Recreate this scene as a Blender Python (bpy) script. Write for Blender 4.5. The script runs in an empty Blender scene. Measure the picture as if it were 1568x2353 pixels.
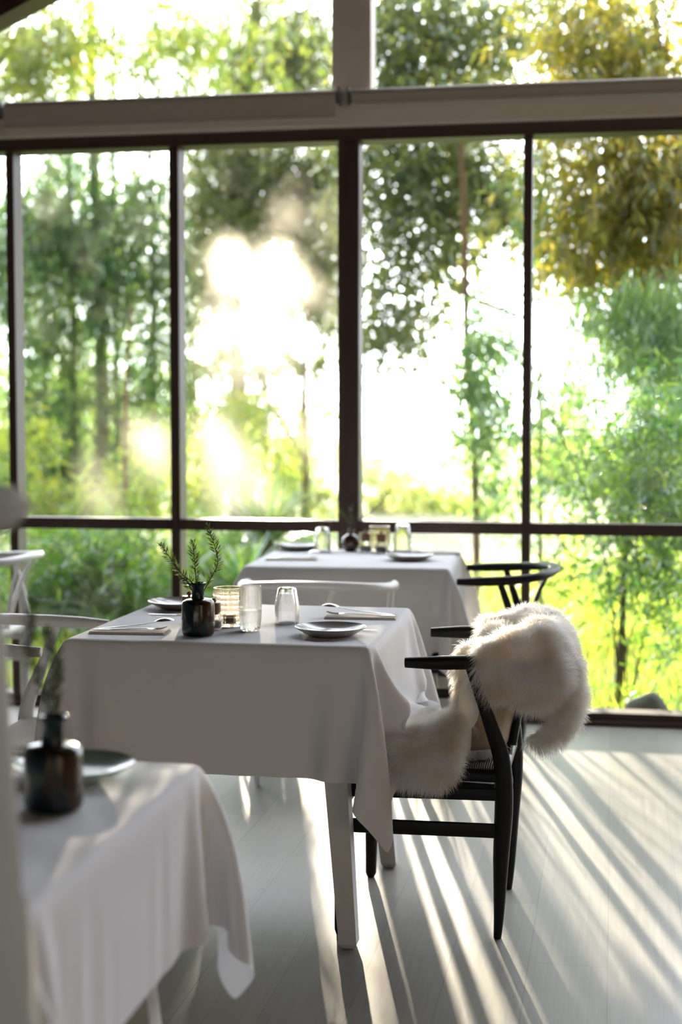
import bpy, bmesh, math, random
import numpy as np
from mathutils import Vector, Matrix

SC = bpy.context.scene
COL = SC.collection
rnd = random.Random(7)
RNG = np.random.default_rng(11)

# ------------------------------------------------------------------ camera
YAW, PITCH, FPX, HC = .1769, .0624, 3500.6, 1.327
cam_d = bpy.data.cameras.new('camera')
cam = bpy.data.objects.new('camera', cam_d)
COL.objects.link(cam)
SC.camera = cam
cam.location = (0, 0, HC)
cam.rotation_euler = (math.pi/2 - PITCH, 0, YAW)
cam_d.sensor_fit = 'VERTICAL'
cam_d.sensor_height = 36
cam_d.lens = FPX/2353*36
cam_d.clip_end = 400
cam_d.dof.use_dof = True
cam_d.dof.focus_distance = 3.83
cam_d.dof.aperture_fstop = 2.3

# ------------------------------------------------------------------ world, sun, exposure
SUN_DIR = Vector((-.2245, .9700, .0940)).normalized()
SC.view_settings.view_transform = 'Standard'
SC.view_settings.look = 'None'
SC.view_settings.exposure = 0.28
SC.view_settings.gamma = 1
SC.view_settings.use_curve_mapping = False
world = bpy.data.worlds.new('world')
SC.world = world
world.use_nodes = True
wt = world.node_tree
wt.nodes.clear()
def wn(t, **k):
    n = wt.nodes.new(t)
    for a, b in k.items(): setattr(n, a, b)
    return n
tc = wn('ShaderNodeTexCoord')
dot = wn('ShaderNodeVectorMath', operation='DOT_PRODUCT'); dot.inputs[1].default_value = SUN_DIR
wt.links.new(tc.outputs['Generated'], dot.inputs[0])
ramp = wn('ShaderNodeMapRange', interpolation_type='SMOOTHSTEP'); ramp.inputs[1].default_value = -.2; ramp.inputs[2].default_value = 1.0
wt.links.new(dot.outputs['Value'], ramp.inputs[0])
mix = wn('ShaderNodeMix', data_type='RGBA')
mix.inputs[6].default_value = (.20, .27, .40, 1)
mix.inputs[7].default_value = (7.6, 8.1, 8.8, 1)
wt.links.new(ramp.outputs[0], mix.inputs[0])
def lobe(k, s, col):
    a = wn('ShaderNodeMath', operation='SUBTRACT'); a.inputs[1].default_value = 1
    wt.links.new(dot.outputs['Value'], a.inputs[0])
    b = wn('ShaderNodeMath', operation='MULTIPLY'); b.inputs[1].default_value = k
    wt.links.new(a.outputs[0], b.inputs[0])
    e = wn('ShaderNodeMath', operation='EXPONENT'); wt.links.new(b.outputs[0], e.inputs[0])
    m = wn('ShaderNodeVectorMath', operation='SCALE'); m.inputs[0].default_value = [c*s for c in col]
    wt.links.new(e.outputs[0], m.inputs['Scale'])
    return m
l1 = lobe(6000, 50, (1, .95, .82))
l2 = lobe(90, 3.0, (1, .95, .80))
ad1 = wn('ShaderNodeVectorMath', operation='ADD'); ad2 = wn('ShaderNodeVectorMath', operation='ADD')
wt.links.new(l1.outputs[0], ad1.inputs[0]); wt.links.new(l2.outputs[0], ad1.inputs[1])
wt.links.new(ad1.outputs[0], ad2.inputs[0]); wt.links.new(mix.outputs[2], ad2.inputs[1])
bg = wn('ShaderNodeBackground'); bg.inputs[1].default_value = 1.0
wt.links.new(ad2.outputs[0], bg.inputs[0])
wo = wn('ShaderNodeOutputWorld'); wt.links.new(bg.outputs[0], wo.inputs[0])

sun_d = bpy.data.lights.new('sun', 'SUN')
sun_d.energy = 30.0
sun_d.angle = math.radians(.7)
sun_d.color = (1, .87, .66)
sun = bpy.data.objects.new('sun', sun_d)
COL.objects.link(sun)
sun.rotation_euler = SUN_DIR.to_track_quat('Z', 'Y').to_euler()
sun.location = (-8, 30, 12)

cy = SC.cycles
cy.use_denoising = True
cy.max_bounces = 9; cy.diffuse_bounces = 4; cy.glossy_bounces = 3
cy.transmission_bounces = 8; cy.transparent_max_bounces = 16
cy.sample_clamp_indirect = 6
cy.caustics_reflective = False; cy.caustics_refractive = False
cy.use_adaptive_sampling = True; cy.adaptive_threshold = .02

# ------------------------------------------------------------------ helpers
def ray(u, v):
    fwd = np.array([-math.sin(YAW), math.cos(YAW), 0]); r = np.array([math.cos(YAW), math.sin(YAW), 0]); up = np.array([0, 0, 1.])
    F = fwd*math.cos(PITCH) - up*math.sin(PITCH); U = up*math.cos(PITCH) + fwd*math.sin(PITCH)
    return F + r*(u-784)/FPX - U*(v-1176.5)/FPX
def at(u, v, y):            # a point of the place, y metres ahead
    d = ray(u, v); return np.array([0, 0, HC]) + d*y/d[1]

def tag(o, label=None, cat=None, group=None, kind=None):
    if label: o['label'] = label
    if cat: o['category'] = cat
    if group: o['group'] = group
    if kind: o['kind'] = kind
    return o
def thing(name, label, cat, loc=(0, 0, 0), rz=0, group=None):
    o = bpy.data.objects.new(name, None); COL.objects.link(o)
    o.location = loc; o.rotation_euler = (0, 0, rz)
    o.empty_display_size = .05
    return tag(o, label, cat, group)
def copy_tree(o, parent=None):
    c = o.copy(); COL.objects.link(c)
    if parent: c.parent = parent
    for ch in list(o.children): copy_tree(ch, c)
    return c

class MB:
    def __init__(s): s.v = []; s.f = []; s.n = 0
    def add(s, v, f):
        v = np.asarray(v, float).reshape(-1, 3)
        s.v.append(v); s.f += [tuple(int(i)+s.n for i in q) for q in f]; s.n += len(v)
        return s
    def box(s, a, b, bev=0):
        x0, y0, z0 = a; x1, y1, z1 = b
        if not bev:
            return s.add([(x0,y0,z0),(x1,y0,z0),(x1,y1,z0),(x0,y1,z0),(x0,y0,z1),(x1,y0,z1),(x1,y1,z1),(x0,y1,z1)],
                  [(3,2,1,0),(4,5,6,7),(0,1,5,4),(1,2,6,5),(2,3,7,6),(3,0,4,7)])
        bm = bmesh.new(); bmesh.ops.create_cube(bm, size=1)
        for q in bm.verts: q.co = Vector(((x0+x1)/2+q.co.x*(x1-x0), (y0+y1)/2+q.co.y*(y1-y0), (z0+z1)/2+q.co.z*(z1-z0)))
        bmesh.ops.bevel(bm, geom=bm.edges[:], offset=bev, segments=2, affect='EDGES')
        bm.verts.index_update()
        s.add([q.co[:] for q in bm.verts], [[q.index for q in f.verts] for f in bm.faces]); bm.free()
        return s
    def lathe(s, prof, seg=32, c=(0, 0, 0), closed=False):
        v = []; f = []; n = len(prof)
        for k in range(seg):
            a = 2*math.pi*k/seg
            for r, z in prof: v.append((c[0]+r*math.cos(a), c[1]+r*math.sin(a), c[2]+z))
        for k in range(seg):
            k2 = (k+1) % seg
            for i in range(n if closed else n-1):
                j = (i+1) % n
                f.append((k*n+i, k2*n+i, k2*n+j, k*n+j))
        return s.add(v, f)
    def tube(s, path, rad, up=(0, 0, 1), seg=12, cap=True, power=2.0):
        P = np.array(path, float); n = len(P)
        R = [(r, r) if np.isscalar(r) else r for r in (rad if hasattr(rad, '__len__') and len(rad) == n and not (n == 2 and np.isscalar(rad[0]) and False) else [rad]*n)]
        T = np.gradient(P, axis=0); T /= np.linalg.norm(T, axis=1)[:, None]+1e-12
        up = np.array(up, float); v = []; f = []
        for i in range(n):
            sd = np.cross(T[i], up); l = np.linalg.norm(sd)
            if l < 1e-4: sd = np.cross(T[i], np.array([.3, 1, .1])); l = np.linalg.norm(sd)
            sd /= l; u2 = np.cross(sd, T[i])
            for k in range(seg):
                a = 2*math.pi*(k+.5)/seg; ca, sa = math.cos(a), math.sin(a)
                e = 2/power
                ca = math.copysign(abs(ca)**e, ca); sa = math.copysign(abs(sa)**e, sa)
                v.append(P[i] + sd*R[i][0]*ca + u2*R[i][1]*sa)
        for i in range(n-1):
            for k in range(seg):
                k2 = (k+1) % seg
                f.append((i*seg+k, i*seg+k2, (i+1)*seg+k2, (i+1)*seg+k))
        if cap: f.append(tuple(range(seg-1, -1, -1))); f.append(tuple((n-1)*seg+k for k in range(seg)))
        return s.add(v, f)
    def ball(s, c, r, seg=20, rings=12):
        r = (r, r, r) if np.isscalar(r) else r
        v = []; f = []
        for i in range(rings+1):
            t = math.pi*i/rings
            for k in range(seg):
                a = 2*math.pi*k/seg
                v.append((c[0]+r[0]*math.sin(t)*math.cos(a), c[1]+r[1]*math.sin(t)*math.sin(a), c[2]+r[2]*math.cos(t)))
        for i in range(rings):
            for k in range(seg):
                k2 = (k+1) % seg
                f.append((i*seg+k, (i+1)*seg+k, (i+1)*seg+k2, i*seg+k2))
        return s.add(v, f)
    def mesh(s, name):
        me = bpy.data.meshes.new(name)
        V = np.vstack(s.v)
        me.from_pydata(V.tolist(), [], s.f); me.validate(); me.update()
        return me
    def build(s, name, mat, parent=None, smooth=True, angle=40):
        me = s.mesh(name)
        if mat: me.materials.append(mat)
        o = bpy.data.objects.new(name, me); COL.objects.link(o)
        if parent: o.parent = parent
        if smooth:
            me.polygons.foreach_set('use_smooth', [True]*len(me.polygons))
            try: me.set_sharp_from_angle(angle=math.radians(angle))
            except Exception: pass
        return o

def quads_obj(name, V, mat, parent=None, smooth=False, per=4):   # V: (n,per,3) loose faces
    n = len(V)
    me = bpy.data.meshes.new(name)
    me.vertices.add(n*per); me.vertices.foreach_set('co', V.reshape(-1).astype(np.float32))
    me.loops.add(n*per); me.loops.foreach_set('vertex_index', np.arange(n*per, dtype=np.int32))
    me.polygons.add(n); me.polygons.foreach_set('loop_start', np.arange(0, n*per, per, dtype=np.int32))
    try: me.polygons.foreach_set('loop_total', np.full(n, per, dtype=np.int32))
    except Exception: pass
    me.update(calc_edges=True); me.validate()
    me.materials.append(mat)
    o = bpy.data.objects.new(name, me); COL.objects.link(o)
    if parent: o.parent = parent
    return o

def smooth_path(pts, n=24):
    P = np.array(pts, float); m = len(P)
    d = np.r_[0, np.cumsum(np.linalg.norm(np.diff(P, axis=0), axis=1))]
    t = np.linspace(0, d[-1], n); out = []
    T = np.gradient(P, d, axis=0)
    for x in t:
        i = min(max(np.searchsorted(d, x)-1, 0), m-2); h = d[i+1]-d[i]; q = (x-d[i])/h
        out.append((2*q**3-3*q**2+1)*P[i] + (q**3-2*q**2+q)*h*T[i] + (-2*q**3+3*q**2)*P[i+1] + (q**3-q**2)*h*T[i+1])
    return np.array(out)
def lerp_r(rs, n):
    rs = np.array(rs, float)
    t = np.linspace(0, len(rs)-1, n)
    if rs.ndim == 1: return list(np.interp(t, range(len(rs)), rs))
    return [tuple(np.interp(x, range(len(rs)), rs[:, k]) for k in range(rs.shape[1])) for x in t]

# ------------------------------------------------------------------ materials
def mat(name, color=(.8, .8, .8), rough=.5, metal=0, noise=0, nscale=20, bump=0, bscale=200, spec=.5, coat=0, sheen=0):
    m = bpy.data.materials.new(name); m.use_nodes = True
    nt = m.node_tree; b = nt.nodes['Principled BSDF']
    b.inputs['Base Color'].default_value = (*color, 1)
    b.inputs['Roughness'].default_value = rough
    b.inputs['Metallic'].default_value = metal
    b.inputs['Specular IOR Level'].default_value = spec
    b.inputs['Coat Weight'].default_value = coat
    b.inputs['Sheen Weight'].default_value = sheen
    if noise:
        t = nt.nodes.new('ShaderNodeTexCoord'); n = nt.nodes.new('ShaderNodeTexNoise'); n.inputs['Scale'].default_value = nscale
        n.inputs['Detail'].default_value = 4
        r = nt.nodes.new('ShaderNodeMix'); r.data_type = 'RGBA'
        r.inputs[6].default_value = (*[max(0, c*(1-noise)) for c in color], 1)
        r.inputs[7].default_value = (*[min(1, c*(1+noise)) for c in color], 1)
        nt.links.new(t.outputs['Object'], n.inputs['Vector']); nt.links.new(n.outputs['Fac'], r.inputs[0])
        nt.links.new(r.outputs[2], b.inputs['Base Color'])
    if bump:
        t = nt.nodes.new('ShaderNodeTexCoord'); n = nt.nodes.new('ShaderNodeTexNoise'); n.inputs['Scale'].default_value = bscale
        bp = nt.nodes.new('ShaderNodeBump'); bp.inputs['Strength'].default_value = bump; bp.inputs['Distance'].default_value = .002
        nt.links.new(t.outputs['Object'], n.inputs['Vector']); nt.links.new(n.outputs['Fac'], bp.inputs['Height'])
        nt.links.new(bp.outputs[0], b.inputs['Normal'])
    return m

def wood_mat(name, c1, c2, rough=.5, stretch=(30, 30, 2)):
    m = mat(name, c1, rough); nt = m.node_tree; b = nt.nodes['Principled BSDF']
    t = nt.nodes.new('ShaderNodeTexCoord'); mp = nt.nodes.new('ShaderNodeMapping'); mp.inputs['Scale'].default_value = stretch
    n = nt.nodes.new('ShaderNodeTexNoise'); n.inputs['Scale'].default_value = 1; n.inputs['Detail'].default_value = 6
    r = nt.nodes.new('ShaderNodeMix'); r.data_type = 'RGBA'; r.inputs[6].default_value = (*c1, 1); r.inputs[7].default_value = (*c2, 1)
    nt.links.new(t.outputs['Object'], mp.inputs[0]); nt.links.new(mp.outputs[0], n.inputs['Vector'])
    nt.links.new(n.outputs['Fac'], r.inputs[0]); nt.links.new(r.outputs[2], b.inputs['Base Color'])
    return m

def cloth_mat(name, color, trans=.25, weave=900, amount=.25):
    m = bpy.data.materials.new(name); m.use_nodes = True; nt = m.node_tree; nt.nodes.clear()
    o = nt.nodes.new('ShaderNodeOutputMaterial'); d = nt.nodes.new('ShaderNodeBsdfDiffuse'); t = nt.nodes.new('ShaderNodeBsdfTranslucent')
    mx = nt.nodes.new('ShaderNodeMixShader'); mx.inputs[0].default_value = trans
    co = nt.nodes.new('ShaderNodeTexCoord'); n = nt.nodes.new('ShaderNodeTexNoise'); n.inputs['Scale'].default_value = weave
    bp = nt.nodes.new('ShaderNodeBump'); bp.inputs['Strength'].default_value = amount; bp.inputs['Distance'].default_value = .0006
    nt.links.new(co.outputs['Object'], n.inputs['Vector']); nt.links.new(n.outputs['Fac'], bp.inputs['Height'])
    for q in (d, t): q.inputs['Color'].default_value = (*color, 1); nt.links.new(bp.outputs[0], q.inputs['Normal'])
    nt.links.new(d.outputs[0], mx.inputs[1]); nt.links.new(t.outputs[0], mx.inputs[2]); nt.links.new(mx.outputs[0], o.inputs[0])
    return m

def leaf_mat(name, c1, c2, t1, t2, trans=.5, gloss=.08):
    m = bpy.data.materials.new(name); m.use_nodes = True; nt = m.node_tree; nt.nodes.clear()
    o = nt.nodes.new('ShaderNodeOutputMaterial'); d = nt.nodes.new('ShaderNodeBsdfDiffuse'); t = nt.nodes.new('ShaderNodeBsdfTranslucent')
    g = nt.nodes.new('ShaderNodeBsdfGlossy'); g.inputs['Roughness'].default_value = .28; g.inputs['Color'].default_value = (.9, .95, 1, 1)
    geo = nt.nodes.new('ShaderNodeNewGeometry')
    for q, (a, b) in ((d, (c1, c2)), (t, (t1, t2))):
        r = nt.nodes.new('ShaderNodeMix'); r.data_type = 'RGBA'; r.inputs[6].default_value = (*a, 1); r.inputs[7].default_value = (*b, 1)
        nt.links.new(geo.outputs['Random Per Island'], r.inputs[0]); nt.links.new(r.outputs[2], q.inputs['Color'])
    m1 = nt.nodes.new('ShaderNodeMixShader'); m1.inputs[0].default_value = trans
    m2 = nt.nodes.new('ShaderNodeMixShader'); m2.inputs[0].default_value = gloss
    nt.links.new(d.outputs[0], m1.inputs[1]); nt.links.new(t.outputs[0], m1.inputs[2])
    nt.links.new(m1.outputs[0], m2.inputs[1]); nt.links.new(g.outputs[0], m2.inputs[2]); nt.links.new(m2.outputs[0], o.inputs[0])
    return m

def glass_mat(name, color=(1, 1, 1), rough=0, ior=1.45, clear=.0):
    m = bpy.data.materials.new(name); m.use_nodes = True; nt = m.node_tree; nt.nodes.clear()
    o = nt.nodes.new('ShaderNodeOutputMaterial'); g = nt.nodes.new('ShaderNodeBsdfGlass')
    g.inputs['Color'].default_value = (*color, 1); g.inputs['Roughness'].default_value = rough; g.inputs['IOR'].default_value = ior
    t = nt.nodes.new('ShaderNodeBsdfTransparent'); mx = nt.nodes.new('ShaderNodeMixShader'); mx.inputs[0].default_value = clear
    nt.links.new(g.outputs[0], mx.inputs[1]); nt.links.new(t.outputs[0], mx.inputs[2]); nt.links.new(mx.outputs[0], o.inputs[0])
    return m

def pane_mat():
    # clear pane: see-through, mirror reflection by Fresnel, and a rough lobe added to imitate bloom around the low sun
    m = bpy.data.materials.new('window_glass'); m.use_nodes = True; nt = m.node_tree; nt.nodes.clear()
    o = nt.nodes.new('ShaderNodeOutputMaterial')
    t = nt.nodes.new('ShaderNodeBsdfTransparent'); g = nt.nodes.new('ShaderNodeBsdfGlossy'); g.inputs['Roughness'].default_value = .0
    r = nt.nodes.new('ShaderNodeBsdfRefraction'); r.inputs['IOR'].default_value = 1.2; r.inputs['Roughness'].default_value = .75
    r.inputs['Color'].default_value = (1, .97, .9, 1)
    fr = nt.nodes.new('ShaderNodeFresnel'); fr.inputs[0].default_value = 1.5
    m1 = nt.nodes.new('ShaderNodeMixShader'); m1.inputs[0].default_value = BLOOM
    m2 = nt.nodes.new('ShaderNodeMixShader')
    nt.links.new(t.outputs[0], m1.inputs[1]); nt.links.new(r.outputs[0], m1.inputs[2])
    nt.links.new(fr.outputs[0], m2.inputs[0]); nt.links.new(m1.outputs[0], m2.inputs[1]); nt.links.new(g.outputs[0], m2.inputs[2])
    nt.links.new(m2.outputs[0], o.inputs[0])
    return m
BLOOM = .008  # share of the added lobe that imitates sun bloom

def floor_mat():
    m = mat('floor_boards', (.33, .30, .27), .38); nt = m.node_tree; b = nt.nodes['Principled BSDF']; N = nt.nodes; L = nt.links
    t = N.new('ShaderNodeTexCoord')
    mp = N.new('ShaderNodeMapping'); mp.inputs['Rotation'].default_value = (0, 0, math.pi/2); L.new(t.outputs['Object'], mp.inputs[0])
    br = N.new('ShaderNodeTexBrick'); br.inputs['Scale'].default_value = 1; br.inputs['Brick Width'].default_value = 1.22
    br.inputs['Row Height'].default_value = .19; br.inputs['Mortar Size'].default_value = .0012; br.inputs['Color1'].default_value = (.20, .187, .165, 1)
    br.inputs['Color2'].default_value = (.245, .228, .20, 1); br.inputs['Mortar'].default_value = (.16, .148, .13, 1); br.offset = .37
    L.new(mp.outputs[0], br.inputs[0])
    m2 = N.new('ShaderNodeMapping'); m2.inputs['Scale'].default_value = (90, 2.6, 1); L.new(t.outputs['Object'], m2.inputs[0])
    n = N.new('ShaderNodeTexNoise'); n.inputs['Scale'].default_value = 1; n.inputs['Detail'].default_value = 8; n.inputs['Roughness'].default_value = .7; L.new(m2.outputs[0], n.inputs['Vector'])
    r = N.new('ShaderNodeMix'); r.data_type = 'RGBA'; r.blend_type = 'MULTIPLY'; r.inputs[0].default_value = 1
    mr = N.new('ShaderNodeMapRange'); mr.inputs[1].default_value = .3; mr.inputs[2].default_value = .7; mr.inputs[3].default_value = .82; mr.inputs[4].default_value = 1.12
    L.new(n.outputs['Fac'], mr.inputs[0]); L.new(br.outputs['Color'], r.inputs[6]); L.new(mr.outputs[0], r.inputs[7]); L.new(r.outputs[2], b.inputs['Base Color'])
    rr = N.new('ShaderNodeMapRange'); rr.inputs[3].default_value = .30; rr.inputs[4].default_value = .48; L.new(n.outputs['Fac'], rr.inputs[0]); L.new(rr.outputs[0], b.inputs['Roughness'])
    bp = N.new('ShaderNodeBump'); bp.inputs['Strength'].default_value = .25; bp.inputs['Distance'].default_value = .001; L.new(n.outputs['Fac'], bp.inputs['Height']); L.new(bp.outputs[0], b.inputs['Normal'])
    return m

def weave_mat(name, c1, c2):
    m = mat(name, c1, .8); nt = m.node_tree; b = nt.nodes['Principled BSDF']; N = nt.nodes; L = nt.links
    t = N.new('ShaderNodeTexCoord'); w = N.new('ShaderNodeTexWave'); w.inputs['Scale'].default_value = 55; w.bands_direction = 'Y'; w.inputs['Distortion'].default_value = 1.5
    L.new(t.outputs['Object'], w.inputs[0])
    r = N.new('ShaderNodeMix'); r.data_type = 'RGBA'; r.inputs[6].default_value = (*c1, 1); r.inputs[7].default_value = (*c2, 1)
    L.new(w.outputs['Fac'], r.inputs[0]); L.new(r.outputs[2], b.inputs['Base Color'])
    bp = N.new('ShaderNodeBump'); bp.inputs['Distance'].default_value = .004; L.new(w.outputs['Fac'], bp.inputs['Height']); L.new(bp.outputs[0], b.inputs['Normal'])
    return m

M = dict(
    floor=floor_mat(),
    brown=wood_mat('dark_timber', (.034, .015, .010), (.070, .034, .025), .45),
    white_paint=mat('white_paint', (.66, .59, .53), .55, noise=.04, nscale=6),
    wall=mat('warm_plaster', (.26, .24, .22), .8, noise=.05, nscale=5),
    blind=mat('blind_fabric', (.50, .45, .39), .8, bump=.3, bscale=500),
    blind_bar=mat('blind_bar', (.62, .58, .54), .4),
    bracket=mat('bracket_metal', (.25, .24, .23), .4, .6),
    glass=pane_mat(),
    cloth=cloth_mat('white_linen', (.86, .85, .86), .20),
    napkin=cloth_mat('napkin_linen', (.74, .69, .62), .08),
    black=mat('black_lacquer', (.006, .006, .007), .5, noise=.3, nscale=40, spec=.3),
    white=mat('white_lacquer', (.70, .69, .67), .35, noise=.04, nscale=30),
    cord_w=weave_mat('pale_cord', (.55, .50, .42), (.30, .26, .21)),
    cord_b=weave_mat('dark_cord', (.10, .08, .06), (.03, .025, .02)),
    legwhite=mat('white_leg_paint', (.62, .59, .56), .5, noise=.04, nscale=12),
    vase=mat('teal_glaze', (.006, .014, .016), .2, 0, noise=.5, nscale=9, coat=.15, spec=.4),
    ball_vase=mat('brown_glaze', (.055, .022, .018), .2, noise=.5, nscale=14, coat=.5),
    plate=mat('grey_stoneware', (.27, .25, .235), .22, noise=.15, nscale=50, coat=.3),
    plate_g=mat('green_stoneware', (.28, .36, .30), .25, noise=.15, nscale=40, coat=.3),
    wood=wood_mat('acacia_wood', (.16, .065, .03), (.26, .12, .06), .5, (60, 60, 12)),
    steel=mat('steel', (.55, .54, .53), .22, 1),
    glass_c=glass_mat('tumbler_glass', clear=.38),
    glass_r=glass_mat('ribbed_amber_glass', (1, .95, .86), .05, clear=.25),
    water=glass_mat('water', (1, 1, 1), 0, 1.33, .5),
    salt=mat('sea_salt', (.85, .84, .82), .7, bump=1, bscale=400),
    pepper=mat('peppercorn', (.035, .025, .02), .6, bump=1, bscale=300),
    candle=mat('candle_wax', (.75, .62, .42), .5),
    rose_leaf=leaf_mat('rosemary_leaf', (.018, .030, .010), (.05, .07, .022), (.07, .11, .02), (.12, .16, .03), .25, .06),
    rose_stem=mat('rosemary_stem', (.06, .045, .03), .8),
    uphol=cloth_mat('grey_upholstery', (.30, .285, .25), 0, 500, .5),
    fur=None, hide=mat('sheep_hide', (.42, .31, .21), .8, noise=.15, nscale=18),
)

def sheen_stripes(m, c2):  # teal and bronze stripes in the base colour stand in for reflections
    nt = m.node_tree
    for q in nt.nodes:
        if q.type == 'MIX': q.inputs[6].default_value = (.003, .016, .018, 1); q.inputs[7].default_value = (*c2, 1)
        if q.type == 'TEX_NOISE': q.inputs['Scale'].default_value = 1; nz = q
    tcn = [q for q in nt.nodes if q.type == 'TEX_COORD'][0]
    mp = nt.nodes.new('ShaderNodeMapping'); mp.inputs['Scale'].default_value = (34, 34, 6)
    nt.links.new(tcn.outputs['Object'], mp.inputs[0]); nt.links.new(mp.outputs[0], nz.inputs['Vector'])
    rp = nt.nodes.new('ShaderNodeMapRange'); rp.inputs[1].default_value = .52; rp.inputs[2].default_value = .62
    nt.links.new(nz.outputs['Fac'], rp.inputs[0]); mxn = [q for q in nt.nodes if q.type == 'MIX'][0]; nt.links.new(rp.outputs[0], mxn.inputs[0])
    nt.nodes['Principled BSDF'].inputs['Metallic'].default_value = .3
sheen_stripes(M['vase'], (.045, .024, .012))

# ------------------------------------------------------------------ structure: floor, walls, roof
WY = 6.6         # inner face of the window frame
XL, XR, YB = -3.6, 5.2, -3.0
def struct(name, mb, m, smooth=False):
    return tag(mb.build(name, m, smooth=smooth), kind='structure')
struct('floor', MB().box((XL, YB, -.12), (XR, WY+.14, 0)), M['floor'])
# gabled ceiling
RX, RZ, EZ = 1.0, 4.92, 2.89
def slope_panel(x0, z0, x1, z1, y0, y1, th):
    return MB().add([(x0,y0,z0),(x1,y0,z1),(x1,y1,z1),(x0,y1,z0),(x0,y0,z0+th),(x1,y0,z1+th),(x1,y1,z1+th),(x0,y1,z0+th)],
                  [(3,2,1,0),(4,5,6,7),(0,1,5,4),(1,2,6,5),(2,3,7,6),(3,0,4,7)])
struct('ceiling', slope_panel(XL-.4, EZ-.22, RX, RZ, YB, WY+.35, .12).add(*[ [(RX,YB,RZ),(XR+.4,YB,EZ-.22),(XR+.4,WY+.35,EZ-.22),(RX,WY+.35,RZ),(RX,YB,RZ+.12),(XR+.4,YB,EZ-.1),(XR+.4,WY+.35,EZ-.1),(RX,WY+.35,RZ+.12)],
                  [(3,2,1,0),(4,5,6,7),(0,1,5,4),(1,2,6,5),(2,3,7,6),(3,0,4,7)] ]), M['brown'])
# solid side walls; unseen back opening added and sized to let in fill light
struct('wall_left', MB().box((XL-.15, YB, 0), (XL, WY, 2.85)), M['wall'])
struct('wall_right', MB().box((XR, YB, 0), (XR+.15, WY, 2.85)), M['brown'])  # unseen wall, made dark timber to cut fill light
bw = MB()
bw.box((XL, YB-.15, 0), (-1.2, YB, 2.85)); bw.box((1.4, YB-.15, 0), (XR, YB, 2.85))
bw.box((-1.2, YB-.15, 2.35), (1.4, YB, 2.85))
bw.add([(XL,YB-.1,2.85),(XR,YB-.1,2.85),(RX,YB-.1,RZ)], [(0,1,2)])
struct('wall_back', bw, M['wall'])

# window wall: brown timber frame below, white beam and post, upper panes
GY = WY+.075
HB, HT = 2.522, 2.575
posts = [(-3.56, -3.47), (-2.725, -2.687), (-1.958, -1.915), (-1.194, -1.101), (-.389, -.352), (.40, .49), (1.21, 1.25), (2.0, 2.09), (2.80, 2.84), (3.6, 3.69), (4.4, 4.44), (5.1, 5.19)]
fr = MB()
fr.box((XL, WY-.015, HB), (XR, WY+.12, HT), .004)
struct('trim_1', fr, M['brown'])
sill = MB(); sill.box((XL, WY-.03, 0), (XR, WY+.12, .022), .003); sill.box((XL, WY+.0, .022), (XR, WY+.12, .052), .003)
struct('trim_2', sill, M['brown'])
for i, (a, b) in enumerate(posts):
    struct('trim_%d' % (i+3), MB().box((a, WY, .052), (b, WY+.11, HB), .004), M['brown'])
struct('trim_15', MB().box((XL, WY-.08, HT), (XR, WY+.11, 2.705), .004), M['white_paint'])
struct('trim_16', MB().box((-1.215, WY-.03, 2.705), (-1.045, WY+.11, 3.75), .005), M['white_paint'])
struct('trim_17', MB().box((2.0, WY-.03, 2.705), (2.17, WY+.11, 4.2), .005), M['white_paint'])
struct('trim_18', slope_panel(-3.7, 2.67, RX, 4.785, WY-.05, WY+.11, .12), M['brown'])
TB, TT = .818, .868
n = 1
for i in range(len(posts)-1):
    a, b = posts[i][1], posts[i+1][0]
    w = bpy.data.objects.new('window_%d' % n, None); COL.objects.link(w); tag(w, kind='structure'); n += 1
    f = MB().box((a, WY+.004, TB), (b, WY+.10, TT), .003)
    f.build('window_transom', M['brown'], w, smooth=False)
    g = MB().box((a-.005, GY, .05), (b+.005, GY+.001, TB+.01)); g.add([], []) if 0 else None
    for (z0, z1) in ((.045, TB+.01), (TT-.01, HB+.005)):
        MB().add([(a-.004, GY, z0), (b+.004, GY, z0), (b+.004, GY, z1), (a-.004, GY, z1)], [(0, 1, 2, 3)]).build('window_pane', M['glass'], w, smooth=False)
# upper panes
def roofz(x): return RZ - abs(x-RX)*(RZ-EZ+.22)/(RX-XL+.4)
for k, (a, b) in enumerate(((XL, -1.215), (-1.045, 2.0), (2.17, XR))):
    w = bpy.data.objects.new('window_%d' % n, None); COL.objects.link(w); tag(w, kind='structure'); n += 1
    xs = sorted(set([a, b] + ([RX] if a < RX < b else [])))
    v = [(x, GY, 2.70) for x in xs] + [(x, GY, max(2.71, roofz(x)+.05)) for x in reversed(xs)]
    MB().add(v, [tuple(range(len(v)))]).build('window_pane', M['glass'], w, smooth=False)

# roller blinds on the white beam
def blind(x0, x1, ztop, drop, label):
    t = thing('roller_blind', label, 'roller blind', ((x0+x1)/2, WY-.11, ztop), group=None)
    h = (x1-x0)/2
    MB().tube([(-h+.015, 0, -.035), (h-.015, 0, -.035)], .031, seg=20).build('fabric_roll', M['blind'], t)
    MB().box((-h+.015, -.032, -drop), (h-.015, -.0305, -.03)).build('hanging_fabric', M['blind'], t, smooth=False)
    MB().box((-h+.012, -.037, -drop-.016), (h-.012, -.027, -drop), .002).build('bottom_bar', M['blind_bar'], t, smooth=False)
    for s in (-1, 1): MB().box((s*h-.004, -.036, -.07), (s*h+.004, .03, .004), .001).build('bracket', M['bracket'], t, smooth=False)
blind(-2.685, -1.165, 2.722, .118, 'wide grey roller blind left of the white upper post, let down slightly')
blind(-1.125, .41, 2.722, .068, 'grey roller blind right of the white upper post, fully rolled up')
blind(-4.2+1.0, -2.705, 2.722, .10, 'end of a grey roller blind at the left edge of the picture')

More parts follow.
